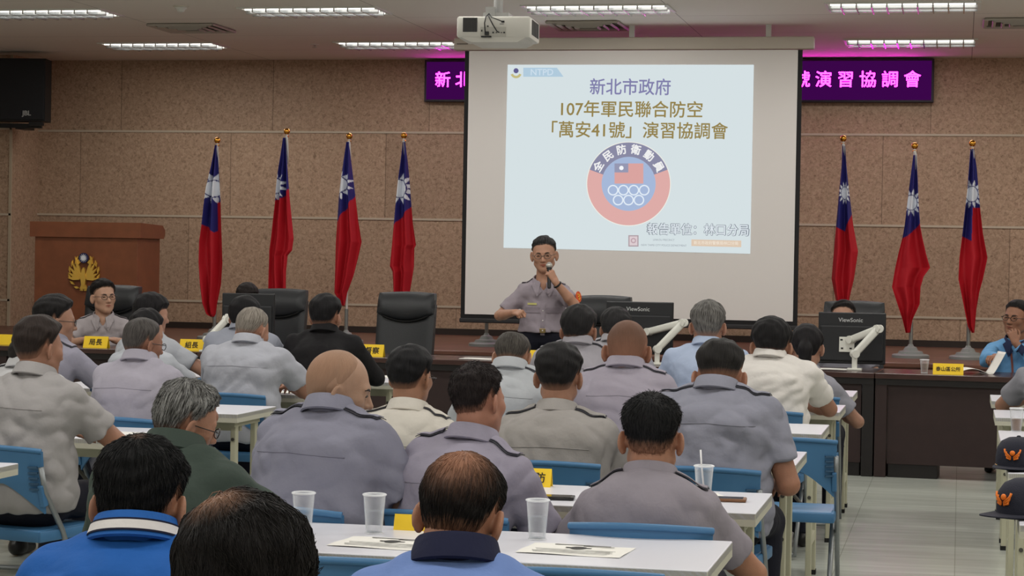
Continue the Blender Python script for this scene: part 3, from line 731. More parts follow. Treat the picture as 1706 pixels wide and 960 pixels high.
dlab = ['front desk section at the far left behind the gold name card', 'front desk section before the officer seated under the lectern', 'front desk section carrying the left monitor', 'front desk section before the empty black chair',
        'front desk section before the standing speaker', 'front desk section carrying the middle monitor', 'front desk section with the yellow five-character name card, its whole front visible']
DROT = 0.062                       # the row of desks is not quite parallel to the wall
def desk_y(x): return 15.66-(x+0.6)*math.tan(DROT)
for k, x in enumerate((-11.4, -9.6, -7.8, -6.0, -4.2, -2.4, -0.6)):
    xx = -0.6+(x+0.6)*math.cos(DROT)
    if dk is None: dk = make_desk((xx, desk_y(xx), 0), dlab[k]); dk.rotation_euler.z = -DROT
    else: dup(dk, (xx, desk_y(xx), 0), -DROT, dlab[k])

# ------------------------------------------------------------------ executive chairs behind the desks
LEA = mat('black_leather', (38, 40, 43), 0.42, bump=0.15, bscale=180, spec=0.45); CHRM = mat('chair_chrome', (190, 190, 192), 0.2, 0.9)
def make_exec(loc, label, rz=0.0):
    t = thing('executive_chair', loc, label, 'office chair', 'black executive chairs behind the desks', rz)   # sitter faces -Y
    def pad(z0, z1, w0, w1, y0, y1, bulge, nm):
        nu, nv = 19, 15; P = np.zeros((nu, nv, 3)); Q = np.zeros((nu, nv, 3))
        for i in range(nu):
            u = -1+2*i/(nu-1)
            for j in range(nv):
                v = j/(nv-1); z = z0+(z1-z0)*v; w = w0+(w1-w0)*v
                e = (1-abs(u)**6)*(1-abs(2*v-1)**6)
                P[i, j] = (w*u, y0+(y1-y0)*v-bulge*e**0.5-0.045*(1-u*u)*0+0.04*u*u*-1, z)
        MBX = MB().grid(P, np.array([0, 0.075, 0])); return MBX.build(nm, LEA, t, smooth=50)
    bk = pad(0.50, 1.16, 0.245, 0.25, 0.02, 0.14, 0.03, 'backrest')
    nu, nv = 21, 17; P = np.zeros((nu, nv, 3))
    for i in range(nu):
        u = -1+2*i/(nu-1)
        for j in range(nv):
            v = j/(nv-1); zb = 1.085-0.065*(1-u*u)**1.0; zt = 1.265-0.012*u*u
            z = zb+(zt-zb)*v
            P[i, j] = (0.245*u*(1-0.03*v**6), 0.095+0.06*(v-0.2)-0.055*math.sin(math.pi*min(1, v*1.02))**0.6*(1-abs(u)**8)-0.03*u*u, z)
    hd_ = MB().grid(P, np.array([0, 0.085, 0])).build('headrest', LEA, t, smooth=50)
    MB().tube([(P[i, 0, 0]*0.93, P[i, 1, 1]+0.004, P[i, 0, 2]-0.006) for i in range(1, nu-1)], [0.003]+[0.009]*(nu-4)+[0.003], seg=8).build('headrest_crease_shade', mat('crease_shade', (10, 10, 11), 0.9), t, smooth=True)  # near-black tube stands in for the shade under the headrest's lower edge
    MB().box((0, -0.22, 0.47), (0.50, 0.50, 0.10), bevel=0.04, seg=4).build('seat', LEA, t, smooth=50)
    for s in (-1, 1):
        a = MB().box((s*0.29, -0.18, 0.66), (0.055, 0.30, 0.04), bevel=0.015, seg=3)
        a.tube([(s*0.29, -0.30, 0.65), (s*0.28, -0.28, 0.46)], 0.014).tube([(s*0.29, -0.05, 0.65), (s*0.28, -0.04, 0.46)], 0.014)
        a.build('armrest', LEA, t, smooth=50)
    MB().cyl((0, -0.2, 0.12), (0, -0.2, 0.43), 0.03).build('gas_lift', CHRM, t, smooth=40)
    st = MB()
    for k in range(5):
        a = k*2*math.pi/5+0.3; st.tube([(0, -0.2, 0.12), (0.30*math.cos(a), -0.2+0.30*math.sin(a), 0.075)], [0.03, 0.016])
        st.cyl((0.30*math.cos(a)-0.012, -0.2+0.30*math.sin(a), 0.03), (0.30*math.cos(a)+0.012, -0.2+0.30*math.sin(a), 0.03), 0.03)
    st.build('star_base', BLK, t, smooth=40)
    return t
ex0 = make_exec((float(at_y(672, 490, 17.05)[0]), 17.05, 0), 'empty black leather executive chair left of the screen')
dup(ex0, (float(at_y(180, 490, 17.32)[0]), 17.32, 0), 0.0, 'black executive chair behind the seated officer under the lectern')
dup(ex0, (float(at_y(458, 490, 17.3)[0]), 17.3, 0), 0.0, 'black executive chair half hidden by the left monitor')
dup(ex0, (float(at_y(1000, 490, 17.3)[0]), 17.3, 0), 0.0, 'black executive chair between the speaker and the middle monitor')
dup(ex0, (float(at_y(1422, 515, 17.2)[0]), 17.2, 0), 0.0, 'black executive chair behind the person hidden by the right monitor')

# ------------------------------------------------------------------ monitors on white arms
MBK = mat('monitor_black', (27, 28, 30), 0.45); ARMW = mat('monitor_arm_white', (222, 222, 214), 0.35); LOGO = mat('monitor_logo', (196, 198, 200), 0.35, 0.4)
def monitor(cx, topy, botz, wid, Y, label, armpts, logo=True, tilt=0.0, base=None):
    p = at_y(cx, topy, Y); X, ztop = float(p[0]), float(p[2]); h = ztop-botz
    t = thing('monitor', (X, Y, DZ), label, 'monitor', 'monitors on the front desks')
    zc = botz+h/2-DZ
    MB().box((0, 0.012, zc), (wid, 0.024, h), bevel=0.005).build('screen_panel', MBK, t)
    r = MB().box((0, -0.014, zc-h*0.10), (wid*0.94, 0.03, h*0.70), bevel=0.012); r.box((0, -0.006, zc), (wid*0.99, 0.014, h*0.985), bevel=0.005)
    r.build('rear_cover', mat('monitor_rear', (34, 35, 38), 0.5), t)
    if logo:
        text_mesh('logo', 'ViewSonic', 0.044, LOGO, t, facing((wid*-0.02, -0.0145, zc+h/2-0.058)), bold=0.01)
        MB().box((-wid*0.07, -0.034, zc-h*0.12), (0.115, 0.012, 0.115), bevel=0.003).build('mount_plate', ARMW, t)
        m = MB()
        for a, b in ((-0.04, 0.035), (0.0, 0.03), (0.03, -0.03), (-0.035, -0.03)): m.box((a-wid*0.07, -0.041, zc-h*0.12+b), (0.018, 0.003, 0.012))
        m.build('mount_slots', BLK, t)
    A = [np.array(at_y(x, y, yy)) - np.array((X, Y, DZ)) for x, y, yy in armpts]
    for k, (a, b) in enumerate(zip(A[:-1], A[1:])):
        a = Vector(a); b = Vector(b); d = b-a; q = d.to_track_quat('X', 'Z')
        mm = MB(); mm.box((0, 0, 0), (d.length+0.05, 0.045, 0.055), bevel=0.016, seg=3)
        mm.cyl((-d.length/2, -0.03, 0), (-d.length/2, 0.03, 0), 0.03).cyl((d.length/2, -0.03, 0), (d.length/2, 0.03, 0), 0.03)
        bmesh.ops.transform(mm.bm, matrix=Matrix.Translation((a+b)/2) @ q.to_matrix().to_4x4(), verts=mm.bm.verts[:])
        mm.build('arm_segment', ARMW, t, smooth=40)
    e = Vector(A[-1])
    pst = MB().cyl((e.x, e.y, 0.012), (e.x, e.y, max(0.05, e.z+0.02)), 0.02); pst.box((e.x, e.y, 0.008), (0.11, 0.10, 0.016), bevel=0.004)
    pst.build('arm_post', ARMW, t, smooth=40)
    return t
monitor(1066, 503, 0.83, 0.53, 16.25, 'black monitor on a white arm right of the speaker, in front of the screen', [(1080, 553, 16.2), (1138, 538, 16.05), (1095, 582, 15.98)])
monitor(1420, 521, 0.80, 0.51, 16.25, 'black monitor on a white arm at the right hiding a person', [(1418, 566, 16.2), (1463, 548, 16.05), (1424, 590, 15.98)])
monitor(414, 489, 0.85, 0.445, 16.25, 'black monitor at the left with thin white arms, heads before it', [(381, 520, 16.3), (378, 532, 16.2), (346, 566, 16.05)], logo=False)

# ------------------------------------------------------------------ name cards
YEL = mat('card_yellow', (246, 206, 40), 0.55); INK = mat('card_ink', (36, 28, 22), 0.6)
def card(x0, y0, x1, y1, Y, z, s, label, grp, rz=0.0):
    """folded card: front face between the two pixels, standing at depth Y"""
    a = at_y(x0, y1, Y); b = at_y(x1, y1, Y); w = abs(float(b[0]-a[0])); h = (y1-y0)/px_per_m(a)
    X = float(a[0]+b[0])/2
    t = thing('name_card', (X, Y, z), label, 'name card', grp, rz)
    d = h*0.35
    m = MB()
    n = 2
    P = np.array([[(-w/2+w*i, 0.0, 0.0), (-w/2+w*i, d*0.98, h), ] for i in (0, 1)]); m.grid(P, np.array([0, 0.0015, 0]))
    P = np.array([[(-w/2+w*i, d*0.98, h), (-w/2+w*i, 2*d, 0.0)] for i in (0, 1)]); m.grid(P, np.array([0, 0.0015, 0]))
    m.build('folded_card', YEL, t)
    if s:
        o = text_mesh('lettering', s, min(h*0.62, w/len(s)*0.82), INK, t, None, bold=0.015)
        if len(s) > 1:
            bw = max(v.co.x for v in o.data.vertices)-min(v.co.x for v in o.data.vertices)
            if bw > w*0.8: o.data.transform(Matrix.Diagonal((w*0.8/bw, 1, 1, 1)))
        tilt = math.atan2(d*0.98, h)
        o.data.transform(Matrix.Translation((0, d*0.46-0.002, h*0.47)) @ Euler((math.pi/2-tilt, 0, 0)).to_matrix().to_4x4())
    return t
G1, G2 = 'yellow name cards on the front desks', 'yellow name cards on the audience tables'
card(1554, 606, 1605, 624, 15.74, DZ, '泰山區公所', 'yellow name card with five characters on the right front desk', G1)
card(600, 573, 638, 593, 16.02, DZ, '督察', 'yellow name card on the desk beside the black-jacketed man', G1)
card(138, 561, 178, 580, 16.20, DZ, '局長', 'yellow name card before the seated officer, two characters showing', G1)
card(-18, 578, 26, 595, 16.3, DZ, '', 'yellow name card cut by the left picture edge', G1)
card(298, 565, 338, 584, 16.15, DZ, '組長', 'yellow name card partly behind a raised hand left of the grey-cropped man', G1)
card(868, 583, 912, 602, 15.93, DZ, '', 'yellow name card, just a corner showing beside the speaker', G1)
card(826, 781, 917, 811, 7.40, TZ, '　　　防', 'yellow name card with the character 防 visible on the second table', G2)
card(478, 597, 492, 611, 13.6, TZ, '', 'sliver of yellow card right of the grey-cropped reading man', G2)
card(490, 620, 521, 644, 12.2, TZ, '', 'yellow card by the hand of the grey-cropped reading man', G2)
card(655, 868, 735, 894, 6.08, TZ, '', 'yellow card mostly hidden behind the balding man in light blue', G2)

# ------------------------------------------------------------------ cups, phones, papers
CUPM = clear_plastic('clear_cup_plastic', (240, 244, 248), 0.07); RIMM = clear_plastic('cup_rim_plastic', (250, 252, 255), 0.55); WATER = clear_plastic('cup_water', (190, 200, 208), 0.06)
TEA = mat('brown_tea', (120, 84, 52), 0.2); STRAW = mat('straw_white', (232, 232, 234), 0.5)
def make_cup(loc, label, straw=False, fill=WATER, level=0.55, hgt=0.112):
    t = thing('plastic_cup', loc, label, 'cup', 'clear plastic cups')
    r0, r1 = 0.0245, 0.0335
    n = 10
    outer = [(r0+(r1-r0)*k/n, 0.003+hgt*k/n) for k in range(n+1)]; inner = [(r-0.0012, z+0.002) for r, z in outer[::-1]]
    MB().lathe([(0.001, 0.0)]+[(r0-0.002, 0.0)]+outer+inner+[(0.001, 0.005)], seg=28).build('cup_wall', CUPM, t, smooth=40)
    rm = MB(); rm.tube([(r1*math.cos(a), r1*math.sin(a), hgt+0.003) for a in np.linspace(0, 2*math.pi, 28, endpoint=False)], 0.0032, closed=True)
    rm.tube([((r0+0.001)*math.cos(a), (r0+0.001)*math.sin(a), 0.002) for a in np.linspace(0, 2*math.pi, 28, endpoint=False)], 0.0016, closed=True)
    rm.build('rim', RIMM, t, smooth=True)
    zl = 0.006+hgt*level
    MB().lathe([(r0-0.003, 0.006), (r0+(r1-r0)*level-0.003, zl)], seg=28).build('drink', fill, t, smooth=40)
    if straw: MB().tube([(0.004, 0.0, 0.008), (-0.010, 0.004, 0.12), (-0.014, 0.006, 0.17)], 0.0032).build('straw', STRAW, t, smooth=True)
    return t
def tz(px, py, z=TZ): return at_z(px, py, z)
make_cup(tz(623, 889), 'clear plastic cup of water beside the left leaflet on the nearest table')
make_cup(tz(895, 899), 'clear plastic cup of water left of the right leaflet on the nearest table')
make_cup(at_y(505, 884, 5.95)*[1, 1, 0]+[0, 0, TZ], 'clear cup half hidden behind the black hair at the bottom')
make_cup(tz(1172, 832), 'clear cup with a white straw on the second table', straw=True, level=0.2)
make_cup(at_y(1540, 618, 15.86)*[1, 1, 0]+[0, 0, DZ], 'clear cup on the right front desk beside the yellow card', level=0.7, fill=clear_plastic('tea_tint', (150, 120, 96), 0.3), hgt=0.095)
make_cup(tz(1693, 719), 'cup of brown drink at the right edge on the fourth table', fill=TEA, level=0.5)
make_cup(tz(1697, 669), 'clear cup at the right edge beside the grey-shirted man', level=0.3)
PHB = mat('phone_black', (20, 20, 22), 0.2, spec=0.6); PHS = mat('phone_glass', (12, 13, 15), 0.08, spec=0.8)
def phone(p, rz, label, case):
    t = thing('phone', (p[0], p[1], TZ), label, 'phone', None, rz)
    MB().box((0, 0, 0.0065), (0.15, 0.074, 0.011), bevel=0.004).build('body', case, t, smooth=40)
    MB().box((0, 0, 0.0124), (0.128, 0.064, 0.001)).build('screen', PHS, t)
    return t
phone(tz(921, 832), 0.1, 'black phone lying on the second table right of the yellow card', PHB)
phone(tz(1207, 835), 0.05, 'black phone in a brown case at the aisle end of the second table', mat('phone_case_brown', (122, 84, 56), 0.5))
rc = thing('voice_recorder', (float(tz(1317, 757)[0]), float(tz(1317, 757)[1]), TZ), 'small black clip-like item at the end of the third table', 'recorder')
MB().box((0, 0, 0.012), (0.05, 0.03, 0.024), bevel=0.004).build('body', PHB, rc); MB().cyl((0.01, -0.0155, 0.013), (0.01, -0.017, 0.013), 0.007).build('lens', RIMM, rc)
PAP = mat('paper_white', (236, 234, 228), 0.7)
def sheet_mat():
    return PAP
def leaflet(c, label, w=0.297, d=0.21, z=TZ, rz=0.0, printed=True, shear=-0.0):
    t = thing('leaflet' if printed else 'paper_sheet', (c[0], c[1], z), label, 'leaflet' if printed else 'paper', None, rz)
    P = np.array([[(-w/2+w*i/8, -d/2+d*j/6, 0.002+0.0012*math.sin(i*0.8+j)) for j in range(7)] for i in range(9)])
    MB().grid(P, np.array([0, 0, 0.0008])).build('sheet', PAP, t, smooth=30)
    if printed:
        ln = MB()
        for k in range(6):
            y = -0.012-0.013*k
            ln.box((0.0, y, 0.0046), (w*0.78-0.01*(k % 3), 0.003, 0.0004))
        ln.build('text_lines', mat('print_grey', (150, 150, 148), 0.7), t)
        h_ = MB().box((0.0, d*0.40, 0.0046), (w*0.55, 0.009, 0.0004)).box((0.05, d*0.33, 0.0046), (w*0.3, 0.006, 0.0004)); h_.build('heading', mat('print_dark', (84, 84, 84), 0.7), t)
        MB().cyl((0.0, d*0.14, 0.0044), (0.0, d*0.14, 0.0048), 0.024, seg=24).box((0, d*0.14, 0.0047), (0.075, 0.012, 0.0004)).build('printed_picture', mat('print_black', (62, 62, 62), 0.7), t)
    return t
leaflet(tz(960, 918), 'printed leaflet with a dark round picture at the right on the nearest table', rz=-0.06)
leaflet(tz(648, 907), 'printed leaflet half behind the balding man on the nearest table', rz=-0.08)
leaflet(at_y(800, 592, 16.12), 'white paper sheet on the front desk left of the standing speaker', 0.30, 0.21, DZ, 0, False)
leaflet(at_y(1395, 606, 16.05), 'white papers on the desk under the right monitor', 0.34, 0.22, DZ, 0.1, False)
leaflet(tz(1178, 826), 'folded white napkin beside the cup with the straw', 0.10, 0.12, TZ, 0.3, False)
leaflet(tz(637, 628), 'white sheet on the table end between the shaven man and the cream shirt', 0.3, 0.25, TZ, 0.1, False)
leaflet(at_y(268, 588, 16.45), 'white paper on the front desk near the long-haired front row person', 0.25, 0.2, DZ, 0.1, False)
leaflet(tz(205, 724), 'white papers by the elbow of the big brown-haired man', 0.3, 0.21, TZ, 0.2, False)
leaflet(tz(505, 655, TZ), 'white papers under the hands of the grey-cropped reading man', 0.3, 0.22, TZ, -0.2, False)
pn = thing('pen', tz(903, 830), 'thin pen lying left of the black phone', 'pen', None, 0.9)
MB().cyl((-0.065, 0, 0.005), (0.05, 0, 0.005), 0.0045, seg=10).cyl((0.05, 0, 0.005), (0.066, 0, 0.005), 0.0045, 0.001, seg=10).build('barrel', mat('pen_white', (220, 220, 224), 0.4), pn)
MB().box((-0.05, 0, 0.0105), (0.035, 0.003, 0.002)).build('clip', mat('pen_clip', (140, 142, 146), 0.3, 0.7), pn)

# ------------------------------------------------------------------ police caps on the right tables
NAVY = mat('cap_navy', (30, 32, 46), 0.8, bump=0.3, bscale=250); ORG = mat('badge_orange', (232, 122, 36), 0.5)
def make_cap(loc, rz, label):
    t = thing('police_cap', loc, label, 'cap', 'navy caps with orange badges', rz)
    prof = [(0.098, 0.0), (0.1, 0.02), (0.1, 0.05), (0.094, 0.085), (0.075, 0.112), (0.045, 0.126), (0.001, 0.13)]
    cr = MB().lathe(prof, seg=36, cap0=False, cap1=False)
    bmesh.ops.scale(cr.bm, vec=Vector((0.9, 1.08, 1.0)), verts=cr.bm.verts[:])
    cr.build('crown', NAVY, t, smooth=True)
    nu, nv = 19, 8; P = np.zeros((nu, nv, 3))
    for i in range(nu):
        a = math.radians(-72+144*i/(nu-1))
        for j in range(nv):
            r = j/(nv-1)*0.085*math.cos(a*0.85)
            P[i, j] = (math.sin(a)*0.092, -(math.cos(a)*0.108+r), 0.012-0.25*r*r*6*0.1+0.0-0.10*abs(math.sin(a))**2*r)
    MB().grid(P, np.array([0, 0, 0.004])).build('brim', NAVY, t, smooth=40)
    bd = MB()
    for s in (-1, 1):
        for k in range(3):
            bd.tube([(s*0.006, -0.113, 0.045+0.004*k), (s*(0.022+0.004*k), -0.110, 0.05+0.012*k), (s*(0.02+0.006*k), -0.106, 0.066+0.01*k)], 0.004, seg=6)
    bd.ball((0, -0.108, 0.07), 0.011, (1, 0.6, 1)); bd.build('badge', ORG, t, smooth=True)
    MB().ball((0, 0, 0.13), 0.009, (1, 1, 0.6)).build('button', NAVY, t, smooth=True)
    tr = MB(); tr.tube([(0.089*math.cos(a), 0.107*math.sin(a), 0.014) for a in np.linspace(math.pi*1.08, math.pi*1.2, 8)], 0.004, seg=6); tr.build('side_button', mat('cap_gold', (200, 160, 70), 0.3, 0.8), t, smooth=True)
    return t
make_cap((float(at_y(1697, 760, 8.78)[0]), 8.80, TZ), -0.25, 'farther navy police cap with an orange badge on a right table')
make_cap((float(at_y(1712, 838, 7.06)[0]), 7.10, TZ), -0.8, 'nearer navy police cap with its brim pointing left at the right edge')

# ------------------------------------------------------------------ people: signed-distance modelling, meshed by surface nets
def V3(*a): return np.array(a, np.float64)
def nrm(v): return v/max(1e-9, np.linalg.norm(v))
def smin(a, b, k):
    if k <= 0: return np.minimum(a, b)
    h = np.clip(0.5+0.5*(b-a)/k, 0, 1); return b+(a-b)*h-k*h*(1-h)
def smax(a, b, k): return -smin(-a, -b, k)
def caps(p, a, b, ra, rb, sx=1.0, sy=1.0):
    s = np.array([1/sx, 1/sy, 1.0]); q = (p-a)*s; ba = (b-a)*s
    h = np.clip((q @ ba)/max(1e-9, ba @ ba), 0, 1)
    return np.linalg.norm(q-h[:, None]*ba, axis=1)-(ra+(rb-ra)*h)
def ell(p, c, r):
    q = p-c; k0 = np.linalg.norm(q/r, axis=1); k1 = np.linalg.norm(q/(r*r), axis=1)
    return k0*(k0-1)/np.maximum(k1, 1e-6)
def sph(p, c, r): return np.linalg.norm(p-c, axis=1)-r
def bounded(p, c, R, f):
    d = np.linalg.norm(p-c, axis=1)-R
    m = d < 0.035
    out = np.maximum(d, 0.03)
    if m.any(): out[m] = f(p[m])
    return out
def polygonise(f, lo, hi, h):
    B = 6; lo = np.asarray(lo, float); nb = np.ceil((np.asarray(hi)-lo)/(h*B)).astype(int)+1
    g = np.stack(np.meshgrid(*[np.arange(n) for n in nb], indexing='ij'), -1).reshape(-1, 3)
    dc = f(lo+(g+0.5)*B*h)
    act = np.abs(dc) < B*h*1.35
    n = nb*B+1
    vol = np.repeat(np.repeat(np.repeat(np.where(dc < 0, -1, 1).astype(np.float32).reshape(nb), B, 0), B, 1), B, 2)
    vol = np.pad(vol, ((0, 1),)*3, mode='edge')
    ga = g[act]*B
    o = np.stack(np.meshgrid(*[np.arange(B+1)]*3, indexing='ij'), -1).reshape(-1, 3)
    idx = (ga[:, None]+o[None]).reshape(-1, 3)
    lin_ = (idx[:, 0]*n[1]+idx[:, 1])*n[2]+idx[:, 2]
    un = np.unique(lin_)
    ii = np.stack([un//(n[1]*n[2]), (un//n[2]) % n[1], un % n[2]], -1)
    vals = np.empty(len(un), np.float32)
    for s in range(0, len(un), 200000): vals[s:s+200000] = f(lo+ii[s:s+200000]*h)
    vol.reshape(-1)[un] = vals
    S = vol < 0
    c = [S[a:n[0]-1+a, b:n[1]-1+b, d:n[2]-1+d] for a in (0, 1) for b in (0, 1) for d in (0, 1)]
    any_ = c[0].copy(); all_ = c[0].copy()
    for x in c[1:]: any_ |= x; all_ &= x
    cells = np.argwhere(any_ & ~all_)
    cid = -np.ones(tuple(n-1), np.int32); cid[cells[:, 0], cells[:, 1], cells[:, 2]] = np.arange(len(cells))
    off = np.array([(a, b, d) for a in (0, 1) for b in (0, 1) for d in (0, 1)])
    cv = np.stack([vol[cells[:, 0]+a, cells[:, 1]+b, cells[:, 2]+d] for a, b, d in off], 1)
    acc = np.zeros((len(cells), 3)); cnt = np.zeros(len(cells))
    for i in range(8):
        for j in range(i+1, 8):
            if np.abs(off[i]-off[j]).sum() != 1: continue
            x = (cv[:, i] < 0) != (cv[:, j] < 0)
            t = np.where(x, cv[:, i]/np.where(x, cv[:, i]-cv[:, j], 1), 0)
            acc += np.where(x[:, None], off[i]+t[:, None]*(off[j]-off[i]), 0); cnt += x
    verts = lo+(cells+acc/np.maximum(cnt, 1)[:, None])*h
    faces = []
    for ax in range(3):
        sl0 = [slice(None)]*3; sl1 = [slice(None)]*3; sl0[ax] = slice(0, -1); sl1[ax] = slice(1, None)
        d = S[tuple(sl0)] != S[tuple(sl1)]
        e = np.argwhere(d); b, c2 = (ax+1) % 3, (ax+2) % 3
        ok = (e[:, b] > 0) & (e[:, c2] > 0) & (e[:, b] < n[b]-1) & (e[:, c2] < n[c2]-1); e = e[ok]
        qd = []
        for ob, oc in ((-1, -1), (0, -1), (0, 0), (-1, 0)):
            x = e.copy(); x[:, b] += ob; x[:, c2] += oc; qd.append(cid[x[:, 0], x[:, 1], x[:, 2]])
        qd = np.stack(qd, 1)
        inside = S[e[:, 0], e[:, 1], e[:, 2]]
        qd[~inside] = qd[~inside][:, ::-1]
        faces.append(qd[(qd >= 0).all(1)])
    return verts, np.concatenate(faces)
def np_mesh(name, v, f, m, parent, smooth=True):
    me = bpy.data.meshes.new(name); me.vertices.add(len(v)); me.vertices.foreach_set('co', np.asarray(v, np.float32).ravel())
    k = f.shape[1]
    me.loops.add(len(f)*k); me.loops.foreach_set('vertex_index', np.asarray(f, np.int32).ravel())
    me.polygons.add(len(f)); me.polygons.foreach_set('loop_start', np.arange(len(f), dtype=np.int32)*k)
    me.update(calc_edges=True); me.validate()
    if smooth: me.shade_smooth()
    me.materials.append(m)
    o = bpy.data.objects.new(name, me); COL.objects.link(o); o.parent = parent
    return o
def wave_noise(seed, lam0, lam1, n=9, amp=1.0):
    r = np.random.RandomState(seed); K = r.normal(size=(n, 3)); K /= np.linalg.norm(K, axis=1)[:, None]
    K *= (2*math.pi/np.exp(r.uniform(math.log(lam0), math.log(lam1), n)))[:, None]; ph = r.uniform(0, 6.28, n); A = np.linspace(1, 0.5, n)/n*amp
    return lambda p: (np.sin(p @ K.T+ph) * A).sum(1)
def rotm(yaw, pitch, roll):
    return np.array(Euler((-math.radians(pitch), math.radians(roll), 0)).to_matrix().to_4x4())[:3, :3] if yaw == 0 else \
        np.array((Matrix.Rotation(math.radians(yaw), 3, 'Z') @ Matrix.Rotation(-math.radians(pitch), 3, 'X') @ Matrix.Rotation(math.radians(roll), 3, 'Y')))

CLOTH, SKINK = 0.90, 0.93
# ---- head
def head_sdf(q, jaw=1.0, ear=True, face=True):
    """q in head space: +y face, +z up, metres at scale 1"""
    d = ell(q, V3(0, -0.012, 0.028), V3(0.0775, 0.096, 0.090))
    d = smin(d, ell(q, V3(0, 0.032, -0.035), V3(0.062*jaw, 0.060, 0.083)), 0.035)
    qa = q.copy(); qa[:, 0] = np.abs(qa[:, 0])
    d = smin(d, caps(qa, V3(0.050*jaw, 0.008, -0.062), V3(0.008, 0.066, -0.095), 0.022, 0.020), 0.03)
    d = smin(d, sph(q, V3(0, 0.068, -0.095), 0.019), 0.02)
    d = smin(d, sph(qa, V3(0.046, 0.056, -0.018), 0.021), 0.025)
    if face:
        d = smin(d, caps(qa, V3(0.0, 0.081, 0.024), V3(0.036, 0.074, 0.022), 0.012, 0.010), 0.014)
        d = smax(d, -sph(qa, V3(0.033, 0.103, 0.004), 0.0165), 0.014)
        d = smin(d, ell(qa, V3(0.032, 0.074, 0.004), V3(0.0165, 0.0135, 0.0115)), 0.004)
        d = smin(d, caps(q, V3(0, 0.084, 0.012), V3(0, 0.106, -0.028), 0.0075, 0.0115), 0.012)
        d = smin(d, sph(qa, V3(0.0125, 0.096, -0.031), 0.0085), 0.007)
        d = smin(d, ell(q, V3(0, 0.086, -0.0555), V3(0.023, 0.012, 0.0065)), 0.006)
        d = smin(d, ell(q, V3(0, 0.084, -0.0665), V3(0.020, 0.012, 0.0070)), 0.006)
        d = smax(d, -caps(q, V3(-0.022, 0.097, -0.0605), V3(0.022, 0.097, -0.0605), 0.0022, 0.0022), 0.003)
    if ear:
        c, s = math.cos(0.62), math.sin(0.62)
        e = qa-V3(0.0875, -0.008, -0.010)
        e = np.stack([e[:, 0]*c+e[:, 1]*s*1.0, -e[:, 0]*s+e[:, 1]*c, e[:, 2]-0.18*e[:, 1]], 1)
        ed = ell(e, V3(0, 0, 0), V3(0.0088, 0.0205, 0.034))
        ed = smin(ed, caps(qa, V3(0.066, 0.0, -0.012), V3(0.084, -0.002, -0.012), 0.014, 0.010), 0.006)
        ed = smax(ed, -ell(e, V3(0.0085, 0.003, 0.004), V3(0.006, 0.0115, 0.021)), 0.004)
        ed = smin(ed, ell(e, V3(-0.002, 0.003, -0.029), V3(0.007, 0.009, 0.010)), 0.006)
        d = smin(d, ed, 0.007)
    return d
AZ = np.radians([0, 25, 45, 62, 76, 88, 100, 112, 128, 150, 180])
HLINE = {   # height of the hairline going round from the forehead to the nape
    'short':  [.074, .072, .062, .046, .018, -.014, .020, -.016, -.046, -.058, -.060],
    'high':   [.066, .064, .056, .046, .032, .022, .030, .000, -.026, -.038, -.042],
    'bangs':  [.040, .042, .040, .030, .000, -.030, -.010, -.040, -.060, -.072, -.075],
    'recede': [.098, .090, .070, .045, .014, -.012, .018, -.016, -.044, -.056, -.060],
    'long':   [.040, .046, .046, .040, .010, -.060, -.090, -.11, -.12, -.13, -.13],
}
def scalp_sdf(q):
    d = ell(q, V3(0, -0.012, 0.028), V3(0.0775, 0.096, 0.090))
    return smin(d, ell(q, V3(0, -0.02, -0.03), V3(0.060, 0.070, 0.060)), 0.03)
def hair_sdf(style, top, side, seed, rough=0.003, bald=None, part=None):
    hl = np.array(HLINE[style]); n1 = wave_noise(seed, 0.012, 0.03, 8, rough*2); n2 = wave_noise(seed+5, 0.03, 0.08, 5, rough*2.5)
    rr = np.random.RandomState(seed); f1, f2 = rr.uniform(0, 6, 2)
    def f(q):
        az = np.abs(np.arctan2(q[:, 0], q[:, 1]+0.01)); zl = np.interp(az, AZ, hl)+n1(q*0.8)*0.9
        t = side+(top-side)*np.clip((q[:, 2]-0.01)/0.075, 0, 1)
        taper = np.clip((q[:, 2]-zl)/np.interp(az, [0.5, 1.2, 2.0], [0.040, 0.05, 0.06]), 0, 1)**0.85
        azs = np.arctan2(q[:, 0], q[:, 1]+0.055)
        strand = np.sin(azs*34+f1+8*n2(q)*100*0.02)*0.5+np.sin(azs*61+f2+q[:, 2]*40)*0.35
        t = (t+n2(q)+rough*0.32*strand)*taper-0.0035*(1-taper)
        d = scalp_sdf(q)-t
        d = smax(d, zl-q[:, 2]-0.003, 0.004)
        if bald is not None:       # (centre, radius): bare crown
            d = smax(d, -(np.linalg.norm((q-bald[0])/bald[1], axis=1)-1)*0.03, 0.006)
        return d
    def fade(q):
        az = np.abs(np.arctan2(q[:, 0], q[:, 1]+0.01)); zl = np.interp(az, AZ, hl)+n1(q*0.8)*0.9
        wd = np.interp(az, np.radians([0, 50, 80, 180]), [0.018, 0.018, 0.040, 0.048])*(1.0 if top > 0.006 else 3.0)
        return np.clip((q[:, 2]-zl)/wd, 0, 1)
    f.fade = fade
    return f
